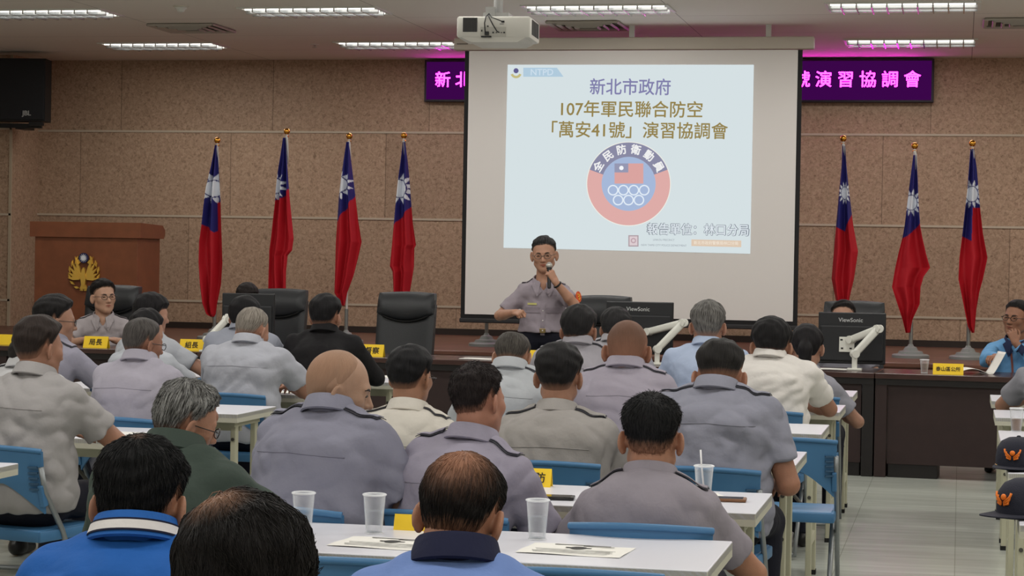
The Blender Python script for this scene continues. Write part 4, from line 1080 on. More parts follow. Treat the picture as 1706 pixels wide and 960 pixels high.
def mat_hair(name, rgb, skin=None, crown=None, thin=0.0, radius=0.06, grey=None, rough=0.45, fade=False, flat=False):
    """hair: streaks running from the crown whorl; skin shows where it is thin"""
    m = bpy.data.materials.new(name); m.use_nodes = True; nt = m.node_tree; b = nt.nodes['Principled BSDF']; L = nt.links.new; N = nt.nodes.new
    tc = N('ShaderNodeTexCoord'); sp = N('ShaderNodeSeparateXYZ'); L(tc.outputs['Object'], sp.inputs[0])
    cy = N('ShaderNodeMath'); cy.operation = 'ADD'; cy.inputs[1].default_value = 0.055; L(sp.outputs['Y'], cy.inputs[0])
    at = N('ShaderNodeMath'); at.operation = 'ARCTAN2'; L(sp.outputs['X'], at.inputs[0]); L(cy.outputs[0], at.inputs[1])
    a1 = N('ShaderNodeMath'); a1.operation = 'MULTIPLY'; a1.inputs[1].default_value = 16; L(at.outputs[0], a1.inputs[0])
    z1 = N('ShaderNodeMath'); z1.operation = 'MULTIPLY'; z1.inputs[1].default_value = 14; L(sp.outputs['Z'], z1.inputs[0])
    y1 = N('ShaderNodeMath'); y1.operation = 'MULTIPLY'; y1.inputs[1].default_value = 14; L(sp.outputs['Y'], y1.inputs[0])
    cb = N('ShaderNodeCombineXYZ'); L(a1.outputs[0], cb.inputs[0]); L(z1.outputs[0], cb.inputs[1]); L(y1.outputs[0], cb.inputs[2])
    n = N('ShaderNodeTexNoise'); n.inputs['Scale'].default_value = 1.6; n.inputs['Detail'].default_value = 6; n.inputs['Roughness'].default_value = 0.65; L(cb.outputs[0], n.inputs['Vector'])
    rp = N('ShaderNodeValToRGB'); c = lin(rgb); e = rp.color_ramp.elements
    e[0].position = 0.32; e[0].color = (*[v*(0.88 if flat else 0.55) for v in c], 1); e[1].position = 0.72; e[1].color = (*[min(1, v*(1.12 if flat else 1.5)+0.004) for v in c], 1)
    L(n.outputs['Fac'], rp.inputs['Fac']); col = rp.outputs['Color']
    if grey is not None:
        mr = N('ShaderNodeMapRange'); mr.inputs['From Min'].default_value = 0.42; mr.inputs['From Max'].default_value = 0.6; mr.inputs['To Max'].default_value = grey[1]; L(n.outputs['Fac'], mr.inputs['Value'])
        mx = N('ShaderNodeMixRGB'); L(mr.outputs[0], mx.inputs['Fac']); L(col, mx.inputs['Color1']); mx.inputs['Color2'].default_value = (*lin(grey[0]), 1); col = mx.outputs[0]
    if thin > 0:
        vs = N('ShaderNodeVectorMath'); vs.operation = 'DISTANCE'; L(tc.outputs['Object'], vs.inputs[0]); vs.inputs[1].default_value = crown
        mr = N('ShaderNodeMapRange'); mr.inputs['From Min'].default_value = radius; mr.inputs['From Max'].default_value = radius*0.25; mr.inputs['To Min'].default_value = 0; mr.inputs['To Max'].default_value = 1; L(vs.outputs['Value'], mr.inputs['Value'])
        ad = N('ShaderNodeMath'); ad.operation = 'MULTIPLY_ADD'; L(n.outputs['Fac'], ad.inputs[0]); ad.inputs[1].default_value = -1.6; ad.inputs[2].default_value = 0.75
        sm = N('ShaderNodeMath'); sm.operation = 'ADD'; L(ad.outputs[0], sm.inputs[0]); L(mr.outputs[0], sm.inputs[1])
        ml = N('ShaderNodeMath'); ml.operation = 'MULTIPLY'; ml.use_clamp = True; L(sm.outputs[0], ml.inputs[0]); L(mr.outputs[0], ml.inputs[1])
        m2 = N('ShaderNodeMath'); m2.operation = 'MULTIPLY'; m2.use_clamp = True; m2.inputs[1].default_value = thin; L(ml.outputs[0], m2.inputs[0])
        mx = N('ShaderNodeMixRGB'); L(m2.outputs[0], mx.inputs['Fac']); L(col, mx.inputs['Color1']); mx.inputs['Color2'].default_value = (*lin(skin), 1); col = mx.outputs[0]
    if fade:
        fa = N('ShaderNodeAttribute'); fa.attribute_name = 'fade'
        fm = N('ShaderNodeMath'); fm.operation = 'MULTIPLY_ADD'; L(n.outputs['Fac'], fm.inputs[0]); fm.inputs[1].default_value = -0.7; fm.inputs[2].default_value = 0.28
        fs = N('ShaderNodeMath'); fs.operation = 'MULTIPLY_ADD'; L(fa.outputs['Fac'], fs.inputs[0]); fs.inputs[1].default_value = 1.35; L(fm.outputs[0], fs.inputs[2]); fs.use_clamp = True
        mx = N('ShaderNodeMixRGB'); L(fs.outputs[0], mx.inputs['Fac']); mx.inputs['Color1'].default_value = (*lin(skin), 1); L(col, mx.inputs['Color2']); col = mx.outputs[0]
    L(col, b.inputs['Base Color']); b.inputs['Roughness'].default_value = rough+0.1; b.inputs['Specular IOR Level'].default_value = 0.13
    bp = N('ShaderNodeBump'); bp.inputs['Strength'].default_value = 0.5; bp.inputs['Distance'].default_value = 0.004; L(n.outputs['Fac'], bp.inputs['Height']); L(bp.outputs[0], b.inputs['Normal'])
    return m
def mat_skin(rgb):
    key = ('skin', rgb)
    if key in _M: return _M[key]
    gv = sum(rgb)/3
    m = mat('skin', tuple(int((c*0.86+gv*0.14)*SKINK) for c in rgb), 0.5, 0, 0.07, 30, 0.12, 220, 0.35)
    b = m.node_tree.nodes['Principled BSDF']; b.inputs['Subsurface Weight'].default_value = 0.12; b.inputs['Subsurface Radius'].default_value = (0.012, 0.005, 0.003); b.inputs['Subsurface Scale'].default_value = 0.6
    _M[key] = m; return m
def mat_cloth(name, rgb, rough=0.8):
    m = mat(name, tuple(int(c*CLOTH) for c in rgb), rough, 0, 0.03, 9, 0.42, 8, 0.2, bdist=0.03)
    return m
# ---- hand: list of capsules
def hand_caps(wr, d, n, curl=(35, 45, 35), spread=6, thumb=(40, 20), side=1, scale=1.0):
    """wr wrist point, d direction of the palm, n back-of-hand normal, side +1 right hand (thumb towards -lateral)"""
    d = nrm(d); n = nrm(n-d*(n @ d)); lat = np.cross(d, n)*side      # lat points to the little finger
    L = []; s = scale
    base = wr
    for k, o in enumerate((-0.028, -0.009, 0.010, 0.027)):
        kn = base+d*(0.088-0.004*abs(k-1))*s+lat*o*s
        L.append((base+d*0.012*s+lat*o*0.6*s, kn, 0.0135*s, 0.0115*s, 0.012))
    for k, (o, ln) in enumerate(((-0.029, 0.072), (-0.0095, 0.080), (0.0105, 0.074), (0.0285, 0.058))):
        p = base+d*(0.088-0.004*abs(k-1))*s+lat*o*s; a = 0.0; dd = d+lat*math.tan(math.radians(spread*(k-1.5)))*1.0; dd = nrm(dd)
        r0 = 0.0092*s
        for j, fr in enumerate((0.46, 0.31, 0.25)):
            a += math.radians(curl[j]*(1+0.08*(k-1)))
            v = dd*math.cos(a)-n*math.sin(a); q = p+v*ln*fr*s
            L.append((p, q, r0, r0*0.9, 0.0035)); p = q; r0 *= 0.9
    t0 = base+d*0.028*s-lat*0.026*s-n*0.004
    v = nrm(d*math.cos(math.radians(thumb[0]))-lat*math.sin(math.radians(thumb[0]))*0.8-n*0.45); t1 = t0+v*0.040*s
    v2 = nrm(v+lat*math.sin(math.radians(thumb[1]))*1.0); t2 = t1+v2*0.034*s; v3 = nrm(v2+lat*math.sin(math.radians(thumb[1]))*0.7); t3 = t2+v3*0.026*s
    L += [(t0-v*0.02*s, t1, 0.0135*s, 0.0115*s, 0.01), (t1, t2, 0.0108*s, 0.0098*s, 0.004), (t2, t3, 0.0098*s, 0.0082*s, 0.004)]
    return L
def ik(sh, wr, l1, l2, pole):
    v = wr-sh; D = np.linalg.norm(v)
    if D > (l1+l2)*0.985: wr = sh+v/D*(l1+l2)*0.985; v = wr-sh; D = np.linalg.norm(v)
    if D < abs(l1-l2)+0.03: v = v/max(D, 1e-6)*(abs(l1-l2)+0.03); wr = sh+v; D = np.linalg.norm(v)
    a = (l1*l1-l2*l2+D*D)/(2*D); hgt = math.sqrt(max(0, l1*l1-a*a)); u = v/D
    p = pole-u*(pole @ u); return sh+u*a+nrm(p)*hgt, wr

PERSONS = []
def person(label, px, top, width, collar, cy=None, chair_label=None, Y=None, chair_dx=0.0, facing_deg=0.0, yaw=0.0, pitch=10.0, roll=0.0, build=1.0, girth=1.0, lean=0.03, side_lean=0.0,
           shirt=(150, 146, 156), shirt_kind='uniform', skin=(196, 146, 118), hair=None, armR='lap', armL='lap', sleeve=0.68, glasses=None,
           standing=False, trousers=(30, 32, 44), hscale=None, cat='person', epaulette=True, yoke=True, legs=True, face=False, seat=0.455, wrinkle=1.0,
           collar_rgb=None, stripes=None, jaw=1.0, ear=True, sw=None, hip_dz=0.0, res=None, strands=0, slope=0.0, detail=None, drop=0.0):
    if Y is None: Y = cy+0.215+lean+0.055+0.09*math.sin(math.radians(max(0, pitch)))
    top3 = np.array(at_y(px, top, Y)); S = px_per_m(top3)
    ht, hsd = (hair.get('tt', 0.02), hair.get('ts', 0.012)) if hair else (0.0, 0.0)
    rel = math.radians(facing_deg+yaw-math.degrees(YAW)-math.degrees(math.atan((853-px)/FPX)))
    wapp = math.hypot(0.155*math.cos(rel), 0.190*math.sin(rel))+2*hsd+(0.006 if hair and hair.get('strands') else 0.002)
    hs = width/S/wapp if not hscale else hscale*0.96
    th = math.radians(facing_deg); cz, sz = math.cos(th), math.sin(th)
    R2 = np.array([[cz, -sz, 0], [sz, cz, 0], [0, 0, 1.0]])
    # head pose in world, then local
    Rh = rotm(yaw, pitch, roll)               # in person space
    topoff = (0.117+ht*0.95-0.012*(1-math.cos(math.radians(pitch))))*hs
    hc_w = top3-np.array([0, 0, topoff])
    c_w = np.array(at_y(px, collar, Y-0.06*cz))
    c7z = c_w[2]-0.034
    hh = hc_w[2]-c7z                           # vertical distance head centre to the collar
    fw = 0.055+0.09*math.sin(math.radians(max(0, pitch)))
    # hips
    hipl = np.array([side_lean, -fw-lean, 0.0])
    root_w = hc_w+R2 @ hipl; zb = 0.0
    t = thing('person', (root_w[0], root_w[1], 0.0), label, cat, None, th)
    if chair_label: chair(root_w[0]+0.215*math.sin(th)+chair_dx, root_w[1]-0.215*math.cos(th), chair_label, th)
    W = lambda P: R2.T @ (np.asarray(P, float)-np.array([root_w[0], root_w[1], 0]))
    hc = W(hc_w)
    c7 = np.array([hc[0]*0.88, hc[1]-fw, c7z])
    if standing: pel = np.array([0, -0.0, 0.93+hip_dz])
    else: pel = np.array([0, 0.0, seat+0.125])
    sw = (sw or 0.180*build)*0.87
    spine = c7-pel
    belly = pel+spine*0.30+V3(0, -0.012, 0); chest = pel+spine*0.66+V3(0, -0.022, 0); uc = c7+V3(0, 0.03, -0.085)
    g = girth
    tilt = slope
    shR = c7+V3(sw, 0.02, -0.092-tilt-drop); shL = c7+V3(-sw, 0.02, -0.092+tilt-drop)
    l1, l2 = 0.285, 0.25
    def arm(spec, sh, sgn):
        if spec == 'lap': wr = np.array([sgn*0.13, pel[1]+0.30, pel[2]+0.13]); pole = V3(sgn*0.9, -0.5, -0.6)
        elif spec == 'table': wr = np.array([sgn*0.12, sh[1]+0.36, (DZ if abs(facing_deg) > 90 else TZ)+0.045]); pole = V3(sgn*1.0, -0.2, -0.55)
        elif spec == 'down': wr = np.array([sgn*0.22, pel[1]+0.26, pel[2]+0.10]); pole = V3(sgn*0.5, -0.8, -0.6)
        else: wr = W(spec[0]) if spec[0][2] > -90 and len(spec) > 2 else np.asarray(spec[0], float); pole = np.asarray(spec[1], float)
        el, wr = ik(sh, wr, l1, l2, nrm(pole)); return el, wr
    eR, wR = arm(armR, shR, 1); eL, wL = arm(armL, shL, -1)
    hands = []
    for sp, el, wr, sgn in ((armR, eR, wR, 1), (armL, eL, wL, -1)):
        d = nrm(wr-el)
        if isinstance(sp, tuple) and len(sp) > 2: hd = sp[2]; hands.append((wr, hand_caps(wr, np.asarray(hd.get('d', d)), np.asarray(hd['n'], float), hd.get('curl', (35, 45, 35)), hd.get('spread', 5), hd.get('thumb', (40, 20)), sgn)))
        else: hands.append((wr, hand_caps(wr, nrm(d*1.0+V3(-sgn*0.1, 0.25, 0)), V3(0, 0, 1.0)+V3(sgn*0.3, 0, 0), (20, 30, 20), 5, (35, 15), sgn)))
    skull = hc+Rh @ V3(0, -0.028, -0.062)*hs
    nb = c7+V3(0, 0.035, -0.035)
    nr = 0.060*(0.5+0.5*hs)
    def torso(p, o=0.0, k=0.05):
        d = caps(p, pel+V3(-0.075, 0, 0), pel+V3(0.075, 0, 0), 0.125*g+o*1.6, 0.125*g+o*1.6, 1.0, 0.95)
        d = smin(d, caps(p, pel+V3(0, 0.0, 0.03), belly, 0.122*g+o, 0.122*g+o, 1.28), k)
        d = smin(d, caps(p, belly, chest, 0.122*g+o, 0.122*min(g, 1.08)+o, 1.30*build**0.5), k)
        d = smin(d, caps(p, chest, uc, 0.118+o, 0.085+o, 1.48*build, 1.0), k)
        d = smin(d, caps(p, shL, shR, 0.054+o, 0.054+o), k)
        d = smin(d, caps(p, nb, (shR+nb)/2+V3(0, 0, 0.016), 0.052+o, 0.050+o), 0.04)
        d = smin(d, caps(p, nb, (shL+nb)/2+V3(0, 0, 0.016), 0.052+o, 0.050+o), 0.04)
        return d
    if standing:
        kn = [np.array([s*0.10, 0.02, 0.50]) for s in (-1, 1)]; an = [np.array([s*0.11, -0.02, 0.08]) for s in (-1, 1)]
    else:
        kn = [np.array([s*0.15, pel[1]+0.42, seat+0.06]) for s in (-1, 1)]; an = [np.array([s*0.15, pel[1]+0.36, 0.09]) for s in (-1, 1)]
    hp = [pel+V3(s*0.095, 0.0, -0.02) for s in (-1, 1)]
    def head_w(p): return head_sdf(((p-hc) @ Rh)/hs, jaw, ear, True)*hs
    def body(p):
        d = torso(p, -0.014)
        d = smin(d, caps(p, nb, skull, nr+0.002, nr-0.003), 0.03)
        for sh, el, wr in ((shR, eR, wR), (shL, eL, wL)):
            d = smin(d, caps(p, sh, el, 0.050*build**0.5, 0.041*build**0.5), 0.03)
            d = smin(d, caps(p, el, el+(wr-el)*0.3, 0.040, 0.042), 0.012); d = smin(d, caps(p, el+(wr-el)*0.3, wr, 0.042, 0.027), 0.01)
        for k_ in (0, 1):
            d = smin(d, caps(p, hp[k_], kn[k_], 0.075, 0.05), 0.03); d = smin(d, caps(p, kn[k_], an[k_], 0.048, 0.034), 0.02)
        for wr, cl in hands:
            def hf(q, cl=cl):
                x = caps(q, cl[0][0], cl[0][1], cl[0][2], cl[0][3])
                for a, b, ra, rb, kk in cl[1:]: x = smin(x, caps(q, a, b, ra, rb), kk)
                return x
            d = smin(d, bounded(p, wr+nrm(cl[1][1]-wr)*0.08, 0.135, hf), 0.010)
        d = smin(d, bounded(p, hc, 0.165*hs, head_w), 0.022)
        return d
    pts = np.array([hc, c7, shR, shL, eR, eL, wR, wL, pel]+kn+an+[h_[1][k][1] for h_ in hands for k in range(len(h_[1]))])
    lo = np.minimum(pts.min(0)-0.11, np.minimum(hc-0.15*hs, pel-0.21)); hi = np.maximum(pts.max(0)+0.11, np.maximum(hc+0.15*hs, pel+0.2)); lo[2] = max(lo[2], 0.0)
    hb = res or min(0.0075, max(0.0046, 2.3/S))
    v, f = polygonise(body, lo, hi, hb)
    SK = mat_skin(skin)
    np_mesh('body', v, f, SK, t)
    # shirt
    seed = int(px*7+top) % 9999
    wn = wave_noise(seed, 0.09, 0.26, 9, 0.021*wrinkle); wn2 = wave_noise(seed+3, 0.04, 0.09, 7, 0.003*wrinkle)
    hem = pel[2]+(0.03 if standing else -0.075)
    ca, cb_ = (eR-shR), (eL-shL)
    def folds(p):
        a = wn(p); return np.abs(a)*1.0-0.003+wn2(p)*0.8
    long_ = sleeve > 1.0
    def shirt_f(p):
        d = torso(p, 0.006, 0.06)
        d = smin(d, caps(p, pel+V3(0, 0, 0.0), belly, 0.142*g, 0.136*g, 1.26), 0.05)
        for sh, el, wr in ((shR, eR, wR), (shL, eL, wL)):
            bb = build**0.5
            if long_:
                s_ = smin(caps(p, sh, el, 0.066*bb, 0.056*bb), caps(p, el, el+(wr-el)*(sleeve-1), 0.056*bb, 0.042), 0.02)
                dd = nrm(wr-el); s_ = smax(s_, (p-(el+(wr-el)*(sleeve-1.0)*0.98)) @ dd, 0.004)
                # only cut near the forearm
            else:
                ax = nrm(el-sh); cut = sh+(el-sh)*sleeve
                s_ = caps(p, sh, sh+(el-sh)*(sleeve+0.15), 0.064*bb, 0.068*bb); s_ = smax(s_, (p-cut) @ ax, 0.004)
            d = smin(d, s_, 0.035)
        d = smax(d, hem-p[:, 2], 0.01)
        if face and shirt_kind == 'uniform':
            d = smax(d, -caps(p, V3(c7[0], c7[1]+0.13, c7z-0.01), V3(c7[0], c7[1]+0.15, c7z-0.105), 0.034, 0.004, 1.0, 3.0), 0.004)
        return d-folds(p)
    slo = lo.copy(); slo[2] = hem-0.05; shi = hi.copy(); shi[2] = c7z+0.09
    slo[1] = min(slo[1], pel[1]-0.24)
    h2 = min(0.0105, max(0.007, 3.0/S))
    v, f = polygonise(shirt_f, slo, shi, h2)
    SM = mat_cloth('shirt_cloth', shirt)
    shirt_o = np_mesh('shirt' if shirt_kind != 'jacket' else 'jacket', v, f, SM, t)
    def surf(p, d, it=40):
        p0 = np.array(p, float); p = p0.copy(); d = nrm(np.asarray(d, float))
        for _ in range(it):
            x = float(shirt_f(p[None])[0])
            if abs(x) < 3e-4: break
            p = p+d*x*0.8
            if np.linalg.norm(p-p0) > 0.40: return None
        return p
    if face and shirt_kind in ('uniform', 'jacket'):
        CF = mat_cloth('collar_cloth', collar_rgb or shirt)
        for sg in (-1, 1):
            A_, B_, C_, D_ = [V3(c7[0]+sg*x_, 0, c7z+z_) for x_, z_ in ((0.060, 0.000), (0.014, -0.082), (0.052, -0.128), (0.098, -0.030))]
            rows_ = []
            for i in range(6):
                row_ = []
                for j in range(6):
                    u_, v_ = i/5, j/5; q0 = (A_*(1-u_)+B_*u_)*(1-v_)+(D_*(1-u_)+C_*u_)*v_
                    q0[1] = c7[1]+0.34; q1 = surf(q0, V3(0, -1, 0)); q1 = V3(q0[0], c7[1]+0.10, q0[2]) if q1 is None else q1
                    row_.append(q1+V3(0, 0.009+0.004*v_, 0.002))
                rows_.append(row_)
            MB().grid(np.array(rows_), np.array([0, 0.003, 0])).build('collar_flap', CF, shirt_o, smooth=50)
    # collar
    ax = nrm(V3(np.clip((skull-nb)[0]*3, -0.25, 0.25), 0.34, 1.0)); bx = nrm(np.cross(ax, V3(0, 0, 1)) if abs(ax[2]) < 0.9 else np.cross(V3(0, 1, 0), ax)); bx = bx if bx[0] > 0 else -bx
    fy = np.cross(ax, bx); fy = fy if fy[1] > 0 else -fy
    cc = c7+V3(0, 0.036, -0.004)+ax*0.012
    if shirt_kind in ('uniform', 'polo', 'jacket'):
        CM = mat_cloth('collar_cloth', collar_rgb or shirt)
        rx = nr+0.011
        prof = [(0.000, -0.030), (0.003, 0.026), (0.007, 0.029), (0.011, 0.024), (0.024, -0.022), (0.019, -0.026), (0.008, 0.010)]
        nA = 44; gap = math.radians(16); P = []
        def ring(prof_, front_drop=0.050):
            mb = MB(); R = []
            for k in range(nA+1):
                a = -math.pi/2*1+gap+(2*math.pi-2*gap)*k/nA+math.pi        # starts and ends at the front
                a = math.pi/2+gap+(2*math.pi-2*gap)*k/nA
                ca_, sa_ = math.cos(a), math.sin(a); fr = max(0, sa_)**3
                row = []
                for i, (r, z) in enumerate(prof_):
                    zz = z-(front_drop*fr if i in (4, 5) else 0.016*fr); rr = rx+r+(0.040*fr if i in (4, 5) else 0.006*fr)
                    row.append(mb.bm.verts.new(cc+bx*ca_*rr+fy*sa_*rr*1.06+ax*zz))
                R.append(row)
            m_ = len(prof_)
            for a_, b_ in zip(R[:-1], R[1:]):
                for i in range(m_): mb.bm.faces.new((a_[i], a_[(i+1) % m_], b_[(i+1) % m_], b_[i]))
            mb.bm.faces.new(R[0]); mb.bm.faces.new(R[-1][::-1]); return mb
        co = ring(prof).build('collar', CM, shirt_o, smooth=40)
        if stripes:
            for k, (c_, z0, z1) in enumerate(stripes):
                r0 = 0.0115+(0.024-0.0115)*(0.024-z0)/0.046+0.0012; r1 = 0.0115+(0.024-0.0115)*(0.024-z1)/0.046+0.0012
                ring([(r0, z0), (r1, z1), (r1+0.0012, z1), (r0+0.0012, z0)], 0).build('collar_stripe', mat_cloth('stripe_cloth', c_), shirt_o, smooth=40)
    if shirt_kind == 'uniform' and epaulette:
        dark = mat('epaulette_dark', (46, 46, 54), 0.7)
        for sgn, sh in ((1, shR), (-1, shL)):
            for nm, wd, lift, mm, e0, e1 in (('epaulette_edge', 0.026, 0.004, dark, 0.0, 1.0), ('epaulette', 0.019, 0.0075, SM, 0.03, 0.97)):
                rows = []
                for k in range(9):
                    u_ = e0+(e1-e0)*k/8; b0 = c7+V3(sgn*0.082, 0.015, 0); b1 = sh+V3(sgn*0.025, -0.002, 0)
                    c_ = b0+(b1-b0)*u_
                    row = []
                    for w_ in (-1, 0, 1):
                        q = surf(c_+V3(0, w_*wd, 0.10), V3(0, 0, -1)); q = c_ if q is None else q; row.append(q+V3(0, 0, lift))
                    rows.append(row)
                MB().grid(np.array(rows), np.array([0, 0, 0.0025])).build(nm, mm, shirt_o, smooth=40)
    if shirt_kind == 'uniform' and yoke:
        line = []
        for x in np.linspace(-sw*0.93, sw*0.93, 21):
            q_ = surf(V3(c7[0]+x, c7[1]-0.26, c7z-0.12-0.01*abs(x)/sw), V3(0, 1, 0))
            if q_ is not None: line.append(q_+V3(0, -0.0005, 0))
        MB().tube(line, 0.0018, seg=5).build('yoke_seam', mat_cloth('seam_cloth', tuple(int(c*0.92) for c in shirt)), shirt_o, smooth=True)
    # trousers and shoes
    if legs:
        def tr_f(p):
            d = caps(p, pel+V3(-0.072, 0, -0.01), pel+V3(0.072, 0, -0.01), 0.119*g, 0.119*g)
            for k_ in (0, 1):
                d = smin(d, caps(p, hp[k_], kn[k_], 0.092, 0.068), 0.04); d = smin(d, caps(p, kn[k_], an[k_], 0.068, 0.058), 0.025)
            d = smax(d, 0.075-p[:, 2], 0.005); d = smax(d, p[:, 2]-(pel[2]+(0.06 if standing else 0.03)), 0.006)
            return d-np.abs(wn(p))*0.3
        TM = mat_cloth('trouser_cloth', trousers)
        tl = np.minimum(np.min(kn+an+[pel], 0)-0.16, pel-0.24); tl[2] = 0.03; thh = np.maximum(np.max(kn+an+[pel], 0)+0.13, pel+0.22)
        v, f = polygonise(tr_f, tl, thh, 0.013)
        np_mesh('trousers', v, f, TM, t)
        for k_, s in ((0, -1), (1, 1)):
            a = an[k_]
            def sh_f(p): return smax(smin(caps(p, V3(a[0], a[1]-0.03, 0.045), V3(a[0]+s*0.012, a[1]+0.15, 0.03), 0.042, 0.034), caps(p, V3(a[0], a[1]-0.01, 0.05), V3(a[0], a[1], 0.10), 0.042, 0.045), 0.02), 0.004-p[:, 2], 0.004)
            v, f = polygonise(sh_f, (a[0]-0.08, a[1]-0.10, -0.01), (a[0]+0.09, a[1]+0.22, 0.17), 0.009)
            np_mesh('shoe', v, f, mat('shoe_leather', (24, 22, 22), 0.35), t)
    # hair, in head space so that its material follows the head
    Mh = Matrix(np.vstack([np.hstack([Rh*hs, hc[:, None]]), [0, 0, 0, 1]]).tolist())
    if hair:
        hf = hair['f']; hres = min(0.006, max(0.0034, 2.0/S))/hs
        lo_h = hair.get('lo', (-0.125, -0.145, -0.115)); hi_h = hair.get('hi', (0.125, 0.135, 0.165))
        v, f = polygonise(hf, lo_h, hi_h, hres)
        nS = hair.get('strands', 0)
        gv = sum(skin)/3
        hm = hair['mk'](tuple(int((c*0.84+gv*0.16)*0.86) for c in skin)) if 'mk' in hair else hair['m']
        ho = np_mesh('hair', v, f, hm, t); ho.matrix_local = Mh
        def set_fade(o_, vals):
            a_ = o_.data.attributes.new('fade', 'FLOAT', 'POINT'); a_.data.foreach_set('value', np.asarray(vals, np.float32))
        if hasattr(hf, 'fade'): set_fade(ho, hf.fade(v))
        if nS:
            rs = np.random.RandomState(seed); ids = rs.choice(len(v), nS); root = v[ids]
            wh = hair.get('whorl', V3(0.0, -0.055, 0.11)); L0 = hair.get('len', 0.03); lift = hair.get('lift', 0.25)
            e = 1e-3; p = root.copy(); seg = 4; chain = [p.copy()]
            rlift = rs.uniform(0.2, 1.6, nS)**2
            for s_ in range(seg):
                gdt = np.stack([hf(p+np.eye(3)[i]*e)-hf(p-np.eye(3)[i]*e) for i in range(3)], 1); gdt /= np.maximum(np.linalg.norm(gdt, axis=1), 1e-6)[:, None]
                fl = (p-wh); fl = fl-gdt*(fl*gdt).sum(1)[:, None]; fl /= np.maximum(np.linalg.norm(fl, axis=1), 1e-4)[:, None]
                fl = fl+rs.normal(0, 0.14, fl.shape)
                p = p+fl*(L0/seg)*rs.uniform(0.6, 1.3, (len(p), 1)); p = p-gdt*np.clip(hf(p)-lift*0.006*(s_+1)/seg*rlift, -0.01, 0.01)[:, None]; chain.append(p.copy())
            C = np.stack(chain, 1); nP = len(p); rad = 0.0011/hs*hair.get('srad', 1.0)
            d = nrm_rows(C[:, -1]-C[:, 0]); sx = nrm_rows(np.cross(d, rs.normal(size=d.shape))); sy = np.cross(d, sx)
            VV = []; 
            for j in range(seg+1):
                r_ = rad*(1-0.8*j/seg)
                for a_ in (0, 2.094, 4.189): VV.append(C[:, j]+(sx*math.cos(a_)+sy*math.sin(a_))*r_)
            VV = np.stack(VV, 1); base = np.arange(nP)[:, None]*(3*(seg+1)); Fc = []
            for j in range(seg):
                for a_ in range(3): Fc.append(np.concatenate([base+3*j+a_, base+3*j+(a_+1) % 3, base+3*(j+1)+(a_+1) % 3, base+3*(j+1)+a_], 1))
            Fc = np.concatenate(Fc)
            so = np_mesh('hair_strands', VV.reshape(-1, 3), Fc, hm, ho)
            if hasattr(hf, 'fade'): set_fade(so, np.repeat(hf.fade(root), 3*(seg+1)))
    if glasses:
        gm = mat('spectacle_frame', glasses, 0.35, 0.2)
        m = MB()
        for s in (-1, 1):
            ring = [(s*0.033+0.024*math.cos(a)*(1 if abs(math.cos(a)) > 0 else 1), 0.101-0.004*abs(math.cos(a)), 0.002+0.0165*math.sin(a)) for a in np.linspace(0, 2*math.pi, 20, endpoint=False)]
            m.tube(ring, 0.0019, seg=6, closed=True)
            m.tube([(s*0.057, 0.098, 0.006), (s*0.074, 0.085, 0.008), (s*0.084, 0.0, 0.006), (s*0.084, -0.022, -0.006)], 0.0019, seg=6)
        m.tube([(-0.009, 0.101, 0.004), (0.0, 0.106, 0.006), (0.009, 0.101, 0.004)], 0.0018, seg=6)
        go = m.build('glasses', gm, t, smooth=True); go.matrix_local = Mh
    if face:
        DKE = mat('eye_dark', (30, 22, 19), 0.25); BR = mat('eyebrow_hair', (36, 29, 27), 0.7); LIP = mat('lip_skin', tuple(int(c*f_) for c, f_ in zip(skin, (0.80, 0.60, 0.60))), 0.45)
        def fy_(x, z):
            y_ = 0.16
            for _ in range(30):
                d_ = float(head_sdf(np.array([[x, y_, z]]), jaw, ear, True)[0]); y_ -= d_*0.9
            return y_
        def fpt(x, z, o=0.0): return (x, fy_(x, z)+o, z)
        for s in (-1, 1):
            o = MB().tube([fpt(s*0.0215, 0.0025, -0.0005), fpt(s*0.027, 0.0045, 0.0006), fpt(s*0.033, 0.0052, 0.0006), fpt(s*0.039, 0.0042, 0.0004), fpt(s*0.0445, 0.0022, -0.0005)], [0.0012, 0.0030, 0.0036, 0.0030, 0.0012], seg=8).build('eye', DKE, t, smooth=True); o.matrix_local = Mh
            o = MB().tube([fpt(s*0.014, 0.0205), fpt(s*0.024, 0.0245), fpt(s*0.036, 0.0255), fpt(s*0.049, 0.0215)], [0.0024, 0.0036, 0.0034, 0.0014], seg=8).build('eyebrow', BR, t, smooth=True); o.matrix_local = Mh
        m = MB().tube([fpt(-0.023, -0.0600), fpt(-0.010, -0.0560, 0.0006), fpt(0, -0.0570, 0.0006), fpt(0.010, -0.0560, 0.0006), fpt(0.023, -0.0600)], [0.0010, 0.0028, 0.0030, 0.0028, 0.0010], seg=8)
        m.tube([fpt(-0.019, -0.0625), fpt(0, -0.0665, 0.0006), fpt(0.019, -0.0625)], [0.0010, 0.0036, 0.0010], seg=8)
        o = m.build('lips', LIP, t, smooth=True); o.matrix_local = Mh
    info = dict(t=t, shirt=shirt_o, surf=surf, c7=c7, hc=hc, Rh=Rh, hs=hs, pel=pel, Mh=Mh, SM=SM, sw=sw, R2=R2, root=root_w, wR=wR, wL=wL, eR=eR, eL=eL, shR=shR, shL=shL)
    return info
def nrm_rows(a): return a/np.maximum(np.linalg.norm(a, axis=1), 1e-9)[:, None]

